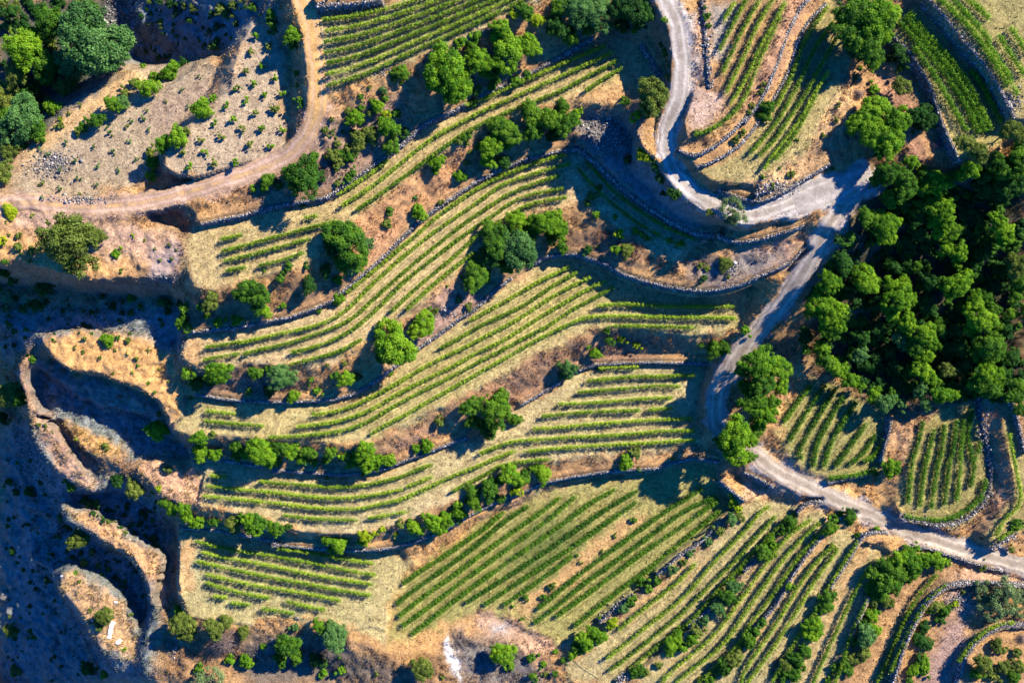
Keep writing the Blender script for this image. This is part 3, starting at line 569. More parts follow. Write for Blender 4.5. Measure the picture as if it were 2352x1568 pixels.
# ------------------------------------------------------------------ trees and shrubs: sheet x,y,radius,kind ; read left to right inside each area
VEG = [
    ("in the leafy grove, upper left corner", "A1 540,190,165,g 640,330,185,g 330,150,115,m 470,420,110,g 160,320,130,b 240,250,80,b 110,500,85,o 300,430,100,m 590,50,50,m 190,600,55,m 80,80,60,d 420,560,70,d 760,380,80,g"),
    ("along the left edge above the sapling slope", "A1 25,620,100,o 150,800,150,g 60,760,80,m 340,700,55,b 60,980,62,o 20,1120,75,o 150,950,42,m 250,860,60,m 490,565,28,o"),
    ("on the pale sapling slope's rim", "A1 1110,470,62,b 965,570,68,b 1010,505,40,b 930,440,26,b 1195,410,42,d 740,680,65,m 800,670,45,g 630,785,60,m 545,820,42,m 510,855,30,o 880,540,35,o 810,600,35,o 385,820,30,o 450,740,15,o 520,690,18,o 395,775,18,y"),
    ("between sapling slope and shrub plantation", "A1 1310,705,58,b 1340,735,50,b 1385,645,32,b 1160,895,62,b 1075,945,58,b 1220,860,28,o 1000,1060,48,b 985,1145,42,b 1190,930,30,o 985,985,40,o"),
    ("at the far left track end", "A1 65,1385,48,y 215,1405,13,y 40,1450,12,o B1 0,135,40,y 120,100,22,o 120,185,35,o 210,200,32,o 190,265,20,g 60,100,12,o 30,270,22,m"),
    ("on the sunlit red slope at left", "B1 475,150,200,o 640,110,60,o 763,212,36,b 795,328,16,m 867,105,14,y 940,135,12,o 1105,160,13,o 1010,190,12,o 1150,195,11,o 1045,262,14,o 1120,255,14,o"),
    ("on the shaded bank in the left valley", "B1 860,500,38,m 920,570,24,m 855,605,22,m 1100,540,20,d 20,340,45,m 80,390,40,d 290,440,55,d 230,560,55,d 60,520,40,w"),
    ("on the uppermost orange crescent mound", "B1 703,785,44,b 765,770,18,m 550,775,18,o 600,742,14,m 490,830,14,o 545,858,15,o 650,900,14,o 835,785,22,o 750,850,15,o 890,905,18,o 900,950,14,b 965,855,14,o 865,995,12,b 740,1000,12,o 970,1065,16,b 1010,1125,14,b 1040,975,11,o 1100,1055,11,o 850,740,13,m 830,870,12,o"),
    ("around the dark valley's left edge", "B1 205,903,32,m 60,1140,105,o 130,1170,60,m 5,1290,62,d 255,1340,18,o 305,1348,18,o 335,1385,14,o 450,1392,14,y 495,1430,16,y 690,1475,30,o"),
    ("beside the dry grass saddle at left", "B1 1027,1370,76,b 1030,1270,20,m C1 1100,175,32,o 870,300,70,o 1035,297,24,y 990,325,24,m 1015,385,20,m"),
    ("in the bush row below the lit shoulder", "C1 1085,395,42,m 1120,430,40,b 1190,425,42,b 1220,475,42,b 1290,515,44,b 1400,515,40,m 1525,525,52,o 1660,530,62,b 1795,555,45,b C2 100,525,62,m 240,555,48,m 0,480,28,m 320,545,20,m"),
    ("on the dark lower left valley slopes", "C1 505,625,88,o 455,280,40,m 420,250,22,m 382,490,28,g 680,1135,60,o 640,1175,40,o 700,1090,30,o 590,1090,18,o 850,1115,20,o 805,1345,20,b 490,848,22,b 515,905,16,o 665,1525,36,b 925,895,14,m 945,1000,13,m 560,1480,60,d 60,260,40,d 190,320,45,d 205,1280,24,m 765,240,45,d 650,1215,25,o"),
    ("in the bottom left tree group", "C1 1160,1095,42,b 1190,1180,88,o 1220,1250,62,o 1400,1215,70,o 1480,1165,50,o 1450,1300,130,x 1590,1235,50,o 1605,1425,54,b 1500,1415,42,b 1300,1475,42,m 1360,1545,95,w 1720,1330,22,b 60,1230,60,o 1090,1500,8,o"),
    ("in the hollow below the lowest field", "C2 515,1190,58,b 620,1270,98,g 580,1210,50,g 310,1320,92,m 370,1400,60,m 265,1420,50,m 145,1332,22,b 545,1505,36,b 655,1488,38,b 560,1450,18,m 650,1400,14,m 350,1205,32,g 500,1420,60,d 890,1510,20,o"),
    ("at the bottom edge near the turning place", "C2 1190,1470,92,o 1320,1530,20,o C3 150,1375,88,b 195,1460,42,m 345,1400,40,m 495,1360,22,b 350,1525,36,m 410,1450,28,b 425,1510,24,o 490,1505,24,m 280,1150,18,m 215,1065,16,m 415,1005,24,m 300,1010,26,m 470,935,32,o"),
    ("under the bright grassy track", "A2 80,50,30,m 200,100,40,m 205,160,34,m 225,205,24,m 130,95,14,m 340,235,55,b 350,290,38,m 378,480,24,m 375,560,20,m 385,655,30,m 400,690,22,b 190,215,15,m"),
    ("on the slope inside the track bend", "A2 750,775,56,b 712,725,30,o 895,692,46,b 945,640,28,m 790,640,24,m 790,705,24,m 850,735,28,o 850,655,16,o 850,570,16,o 1048,475,52,m 1010,505,28,m 1055,545,14,b 935,590,26,g 1012,740,36,m 955,745,30,y 965,830,66,b 1015,860,30,m 855,870,45,o 860,920,42,o 770,900,50,o 760,950,46,o 990,950,60,m 600,1010,50,o 635,930,28,o 560,860,30,o 610,860,20,o 720,1030,44,m 640,1060,40,o 700,970,28,o 700,1170,34,m 740,1120,28,m 630,1090,30,o 640,1190,26,o 600,775,18,o 675,860,15,m 1080,870,36,d 810,850,18,o 660,1000,26,m"),
    ("around the oak below the dirt track", "A2 410,1160,118,m 330,1130,55,m 180,1180,50,m 250,1210,38,d 85,1235,24,b 480,1030,36,m 520,1150,40,d 150,1225,28,b 400,1335,28,d"),
    ("in the belt above the long terrace", "A2 1340,450,150,b 1420,580,110,b 1280,520,80,m 1560,400,90,b 1520,310,50,m 1440,280,38,b 1540,235,36,b 1740,330,118,b 1700,180,60,b 1790,90,30,y 1600,470,45,b 1545,595,32,m 1510,670,36,m 1640,570,25,m 1680,530,22,m A3 320,300,80,b 120,460,60,m 300,80,55,m 370,130,45,y 210,90,22,y 230,515,42,m 80,560,28,m 310,490,32,m 40,410,50,b 100,530,25,m"),
    ("in the cluster at the very top", "A3 640,60,110,g 760,90,110,g 590,240,62,m 700,170,60,m 500,180,70,d 540,50,70,m 960,60,110,d 1060,90,70,d 920,170,50,d 1010,195,24,b 1040,170,40,d 800,30,60,g"),
    ("beside the gravel road bend", "A3 1655,1375,80,w 1640,1440,40,w A3 1125,635,118,o 1105,710,50,d 945,660,32,m 1020,765,42,b 1065,1012,48,y 970,1040,35,d 1215,345,28,m 1235,425,24,m 1190,300,26,d 1230,500,22,o 1205,130,22,b 1150,1100,32,m 1185,1165,38,d 1270,1262,46,d 1200,1260,25,d 1130,1050,22,m 1500,1390,26,o"),
    ("in the belt above the curved terrace", "A3 120,815,60,m 180,860,85,m 330,740,75,m 350,850,75,m 450,780,85,m 540,700,48,m 560,810,75,m 480,880,50,d 635,740,42,b 620,800,36,b A2 1640,960,85,b 1620,1050,55,b 1700,820,55,m 1720,1060,45,d 1760,930,50,m 1560,960,30,m 1700,1120,28,b"),
    ("on the orange bank above the curved terrace", "A2 1285,1060,54,b 1280,1110,30,b 1437,1150,44,b 1170,1390,50,b 980,1378,30,m 960,1460,34,o 1475,900,30,m 1430,920,30,o 1480,1060,24,o 1500,1000,22,o 1145,1295,20,g 1310,1320,22,o 1480,940,20,o A2 1500,870,18,o B2 960,20,26,o"),
    ("on the bank left of the curved terrace", "B2 700,130,125,m 690,270,80,m 790,270,55,m 840,150,40,g 640,390,34,b 600,180,60,d 640,505,44,b 560,330,50,d 320,300,30,m 270,375,34,m 285,340,20,m 450,430,60,d 275,560,24,b B1 1640,470,92,m 1690,530,70,m 1725,590,52,b 1580,490,45,m 1375,540,64,o 1330,575,38,b 1350,625,22,b 1435,665,42,b 1545,655,40,b B2 160,330,12,b 430,300,25,d 515,590,22,m"),
    ("at the cliff edge by the terraces", "B1 1215,570,42,m 1180,545,30,d 1205,660,52,m 1235,705,34,m 1230,1010,42,m 1240,1065,26,m 1205,980,22,b 1430,1000,86,b 1300,1060,50,d 1375,1060,36,d 1250,1160,18,m"),
    ("on the bank above the middle terrace", "B2 100,1000,48,m 270,1020,88,g 200,980,40,m 60,1120,28,m 350,1150,48,b 460,1040,20,b 445,1078,15,b 510,1118,34,b 690,1040,56,b 625,1015,32,m 760,1025,36,d 480,1260,12,b 680,930,22,o 980,1000,20,b 1000,810,145,b 930,870,60,m 1190,690,96,b 1130,730,30,b 1540,365,92,m 1550,240,34,o 1450,385,20,o 1430,520,28,g 1275,595,26,o 1245,575,18,m 1490,560,26,o 1500,590,18,o 1355,430,13,b 570,945,16,o 190,1120,40,d"),
    ("at the head of the middle terrace", "B3 250,190,140,g 100,140,90,m 60,70,60,m 400,20,90,b 530,70,62,b 540,170,38,m 540,200,28,b 180,290,60,m 50,250,70,d 30,370,50,b 330,90,70,m 470,110,50,m A3 240,1450,80,b 350,1460,70,m 480,1440,75,b 60,1540,40,d"),
    ("on the slope under the road wall", "B3 912,90,42,y 890,195,34,b 960,200,46,o 770,180,14,m 1010,70,22,b 1090,120,22,m 1245,130,20,b 1310,155,24,b 700,200,35,d 1600,290,45,o 1480,310,26,o 1620,370,18,o 1460,385,26,d 1440,300,22,o A3 730,1280,36,o 760,1400,26,b 885,1412,20,b 700,1330,25,m 780,1225,22,m 1020,1510,24,b B3 1060,90,20,m"),
    ("on the bank above the square field", "B3 830,722,28,m 850,785,36,m 930,782,34,y 1028,820,32,y 755,870,44,b 710,830,20,b 570,960,72,g 560,1010,45,g 1440,815,22,m 1540,850,60,m 1600,830,44,m 1500,830,36,m 1740,728,38,b 790,970,24,m"),
    ("around the double-crowned tree at centre", "B2 1500,1220,70,m 1520,1320,60,m 1670,1250,125,m 1700,1170,60,m 1620,1370,60,m B2 1300,1310,40,o 1220,1470,45,b 1150,1490,34,b 1210,1510,22,b 1790,1300,50,m"),
    ("in the hedge above the shaded wall", "B1 1300,1425,42,b 1310,1510,52,b 1400,1530,46,b 1390,1400,22,o 1540,1475,40,m 1540,1530,38,m 1680,1490,70,b 1730,1540,55,b B2 40,1520,40,b C2 130,60,85,b 200,110,50,b 250,30,46,m 330,50,50,b 400,100,42,b 450,60,42,m 480,120,30,m 590,60,38,m 560,110,28,m 570,220,14,m"),
    ("in the hedge by the shadow wedge", "C2 680,90,34,b 745,120,44,b 740,70,22,b 815,50,56,b 820,120,55,b 815,180,30,m 900,110,40,b 960,110,40,b 1000,125,24,b 885,160,24,m"),
    ("in the bush line above the longest wall", "C2 570,635,38,b 640,665,48,b 690,640,32,b 600,700,28,b 815,605,42,y 800,645,32,y 880,588,20,y 930,562,20,y 1015,600,18,y 1045,530,28,o 1140,550,48,b 1110,520,26,m 1250,510,56,b 1300,550,48,b 1350,490,52,b 1430,450,46,b 1420,400,26,b 1430,500,24,m 1470,470,16,m 1535,385,55,m 1520,330,46,m 1630,290,52,m 1650,250,30,m 1630,378,22,m 1700,362,28,m 1480,370,22,m C3 200,210,62,b 280,230,52,m 60,300,56,m 130,240,30,m 410,200,52,b 350,165,26,b 405,270,20,b 250,312,34,y 215,320,22,y 68,375,20,m 135,362,26,m 952,130,40,b 955,95,24,b 1015,60,36,o 1040,170,14,m 1255,95,14,m"),
    ("between the sloping fields", "C3 1005,505,24,m 885,600,18,m 800,710,18,o 655,775,18,o 635,735,14,m 780,1140,16,b 740,1235,62,b 690,1290,62,b 790,1270,44,b 865,1180,48,y 600,1385,36,b 640,1340,50,m 550,1425,28,m 1055,905,42,m 1110,940,42,m 1160,900,34,m 980,1040,34,m 1010,1010,22,b 940,1080,38,g 1260,830,38,g 1330,780,28,o 1380,720,30,g 1490,640,34,g 1560,570,40,o 1640,500,50,g 1700,480,36,o 1655,385,42,y 1680,420,36,y 1640,340,20,y 1530,560,24,m"),
    ("in the leafy strip among striped fields", "C3 1290,1255,48,b 1260,1320,52,b 1320,1330,36,b 1390,1285,42,b 1400,1215,34,o 1440,1240,32,o 1465,1160,32,g 1560,1080,48,g 1620,1010,52,m 1660,940,42,g 1590,1000,30,m 1710,840,26,b 1650,900,26,m 1040,1490,45,m 1090,1500,20,o 1170,1450,24,o 1600,1460,48,m 1660,1410,48,o 1560,1490,34,o 1760,1290,44,m 1700,1330,26,m 1500,1545,34,m 1800,1240,34,m 1440,1540,20,o"),
    ("in the lower right shrub mass", "C4 310,520,40,m 275,560,36,m 245,590,22,m 165,640,40,b 190,680,32,b 140,720,48,m 110,690,28,m 300,935,28,b 590,500,34,m 565,560,44,m 690,480,46,m 640,455,24,m 460,630,18,m 580,680,24,o 545,1000,50,m 540,1060,48,m 500,1090,30,m 455,1190,52,b 440,1240,48,b 490,1240,32,b 120,1175,30,m 60,1230,30,m 25,1300,32,m 740,600,18,m 1000,745,58,b 1080,720,50,b 1100,790,60,b 1190,760,50,b 1270,770,50,b 1330,780,24,b 940,800,58,m 1000,840,62,m 1080,860,50,m 880,860,56,m 930,910,60,m 990,930,44,m 840,930,44,m 880,980,48,m 850,1030,38,o 930,1030,44,o 960,1050,24,o 850,1110,38,b 830,1130,44,b 780,1170,40,m 840,1215,42,b 800,1260,56,g 730,1300,34,m 780,1370,48,o 720,1410,42,o 660,1430,38,m 600,1480,34,m 680,1480,36,m 560,1540,28,m 400,1360,44,m 340,1400,48,m 280,1450,40,o 370,1450,34,m 320,1510,44,m 260,1530,34,m 1130,680,26,b 870,560,20,b"),
    ("within the horseshoe walls", "C4 1320,1040,26,x 1250,1065,52,o 1220,1090,32,b 1310,1090,44,m 1380,1050,26,y 1430,975,20,o 1290,1150,42,d 1180,1200,45,d 1150,1280,50,d 1200,1320,44,d 1150,1400,38,d 1170,1440,50,b 1110,1480,50,b 1180,1500,38,m 1080,1540,32,m 1560,950,56,w 1590,1010,56,w 1700,1010,105,w 1780,980,60,w 1620,1100,75,w 1800,1090,60,w 1650,1320,48,o 1700,1350,28,o 1560,1440,70,o 1530,1500,50,m 1690,1460,52,o 1780,1380,40,o 1790,1460,50,o 1760,1530,52,m 1640,1530,42,o 1820,1280,42,x"),
    ("beside the lower right road", "C4 960,140,56,b 945,190,42,b 1000,180,28,b 860,200,22,m 1560,812,28,o 1750,690,26,o 1550,620,14,o 1570,760,8,o 1400,605,8,o 1800,520,36,m 1760,540,28,m"),
    ("in the clump over the shaded road", "B4 90,930,105,b 210,960,90,b 120,1060,100,m 240,1080,60,b 60,1200,92,b 150,1280,75,b 90,1350,60,m -60,1400,112,b 40,1430,66,b -130,1450,66,m C4 -60,60,92,b 30,90,52,b -110,10,50,m B4 0,980,62,m 20,1090,60,m 180,1180,60,m"),
    ("in the giant oak clump, upper right", "A4 740,80,115,m 860,120,130,b 700,220,110,m 800,260,105,m 900,220,80,b 950,90,75,b 640,120,60,m 820,350,85,m 850,420,48,b 720,330,62,d 1010,340,50,d 1050,400,42,d 960,380,36,d 1020,450,28,m 848,572,38,b 830,600,18,b 1010,560,50,o 1060,560,42,o 740,500,18,m 770,600,44,x 760,440,16,m"),
    ("in the round clump above the fork", "A4 1265,940,46,x A4 780,780,90,b 880,720,95,b 980,790,100,b 830,880,95,b 940,920,110,b 900,980,60,m 720,830,52,b 1040,720,42,b 1120,750,62,d 1190,720,45,d 1200,790,55,d 1130,830,38,d 1240,810,32,m 610,690,20,o 600,785,20,o 520,885,20,o 350,920,14,m 310,1140,26,o 125,1155,18,m 230,1100,12,m 180,1220,20,o 575,1100,14,o"),
    ("along the hairpin walls", "A4 150,700,48,m 130,760,46,m 180,680,24,m 130,550,20,o 110,600,24,o 55,690,18,o 35,740,18,o 5,860,14,o A3 1780,695,18,o 1760,735,16,o 1720,865,22,o 1670,915,28,o 1425,870,24,o 1480,110,26,m 1490,165,20,m 1470,50,14,m"),
    ("at the right edge above the wood", "A4 1750,860,68,o 1430,930,48,o 1520,1000,58,o 1560,980,30,o 1820,900,40,m 1790,1000,36,m 840,1205,20,o 900,1290,26,o"),
    ("on the dark wood's north fringe", "A4 1090,1065,46,b 930,1130,70,m 1020,1150,62,m 870,1160,46,m 1170,1140,52,m 1230,1200,85,b 1040,1230,78,m 1140,1230,60,m 1320,1190,55,m 1470,1120,62,b 1400,1150,45,m 1560,1150,50,d 1650,1080,62,m 1720,1110,62,m 1790,1020,62,m 1829,1080,52,m 1700,1200,75,d 1780,1180,60,d 1560,1230,60,d 1660,1290,60,d"),
    ("on the dark wood's upper left", "A4 960,1290,52,m 1040,1320,58,d 1140,1340,62,m 1230,1330,70,b 1290,1370,70,b 1320,1440,58,b 1230,1450,52,b 1270,1510,44,b 1370,1500,38,m 900,1480,78,b 960,1440,50,b 860,1420,46,m 790,1420,46,m 930,1540,62,b 1120,1420,60,d 1130,1520,50,d 850,1530,46,d"),
    ("in the middle of the dark wood", "B4 825,318,34,x B4 1340,100,42,b 1310,190,50,b 1400,210,58,b 1300,240,30,m 1390,290,36,b 780,390,80,b 850,400,46,b 730,350,46,m 550,410,66,b 500,440,40,b 960,430,58,b 1040,430,56,b 1000,520,80,b 1090,530,42,b 960,620,50,b 1060,660,60,b 1060,300,44,d 960,290,52,d 1130,300,40,m 640,290,62,d 600,350,52,d 680,450,56,d 880,540,62,d 1200,400,60,d 1180,540,52,d"),
    ("on the dark wood's right flank", "A4 1650,1450,52,b 1700,1510,62,b 1630,1400,36,m B4 1700,110,52,b 1740,180,30,b 1380,430,78,b 1320,420,50,m 1440,380,50,b 1500,540,60,b 1530,640,85,b 1480,700,50,b 1620,580,44,m 1640,680,42,m 1580,500,44,m 1790,300,72,o 1740,270,44,o 1800,400,56,m 1770,500,52,m 1740,620,42,m 1829,600,44,m 1620,430,46,d 1680,340,50,d 1500,290,52,d 1560,200,55,d 1700,700,50,d"),
    ("in the dark wood's lower left", "B4 500,540,72,b 570,600,82,b 600,680,62,b 530,700,52,b 440,600,40,m 500,830,44,b 520,910,52,m 580,950,50,b 630,980,48,b 690,1050,52,b 760,1090,36,b 620,900,20,b 760,880,54,g 800,950,44,d 860,900,40,d 850,700,44,d 400,760,44,d 420,850,36,m 850,1140,48,b 920,1190,58,g 960,1150,40,m 1030,1210,36,g 760,760,55,d 450,500,45,d"),
    ("in the dark wood's southern tip", "B4 1160,740,72,b 1210,790,60,b 1110,810,60,m 1170,880,62,b 1240,880,30,m 1080,1000,44,m 1160,990,62,b 1220,1050,52,b 1020,780,48,g 1150,1110,46,g 1180,1190,46,g 1280,1140,58,b 1350,1140,42,b 1270,700,50,m 1330,980,50,o 1600,820,90,m 1660,860,50,m 1540,870,55,m 1580,1000,72,b 1640,1020,56,b 1530,1070,60,m 1600,1100,62,m 1400,820,55,d 1430,960,58,d 1440,1080,50,d 1320,830,50,d 1740,900,52,d 1790,1080,48,m 1760,1150,44,m 1800,1240,42,m 1700,1000,44,d 1380,720,50,d 1000,960,50,d 940,860,50,d"),
]
ORCH = "A1 1670,235 1750,305 1640,335 1710,430 1605,465 1795,510 1655,545 1555,578 1730,618 1600,660 1470,690 1668,738 1795,715 1525,780 1395,805 1582,850 1715,840 1442,885 1308,908 1635,942 1760,948 1195,992 1340,1000 1398,1065 1542,1055 1228,1088 A2 270,605 275,840 230,715"
SAPL = "A1 1225,695 1190,590 1300,500 1080,660 960,720 940,770 860,790 975,850 720,870 845,920 740,990 610,960 490,1050 640,1080 890,1045 770,1110 395,1110 510,1165 630,1205 395,1230 520,1270 270,1195 430,930 700,835 830,830 265,975 310,1010 280,1290 510,880"

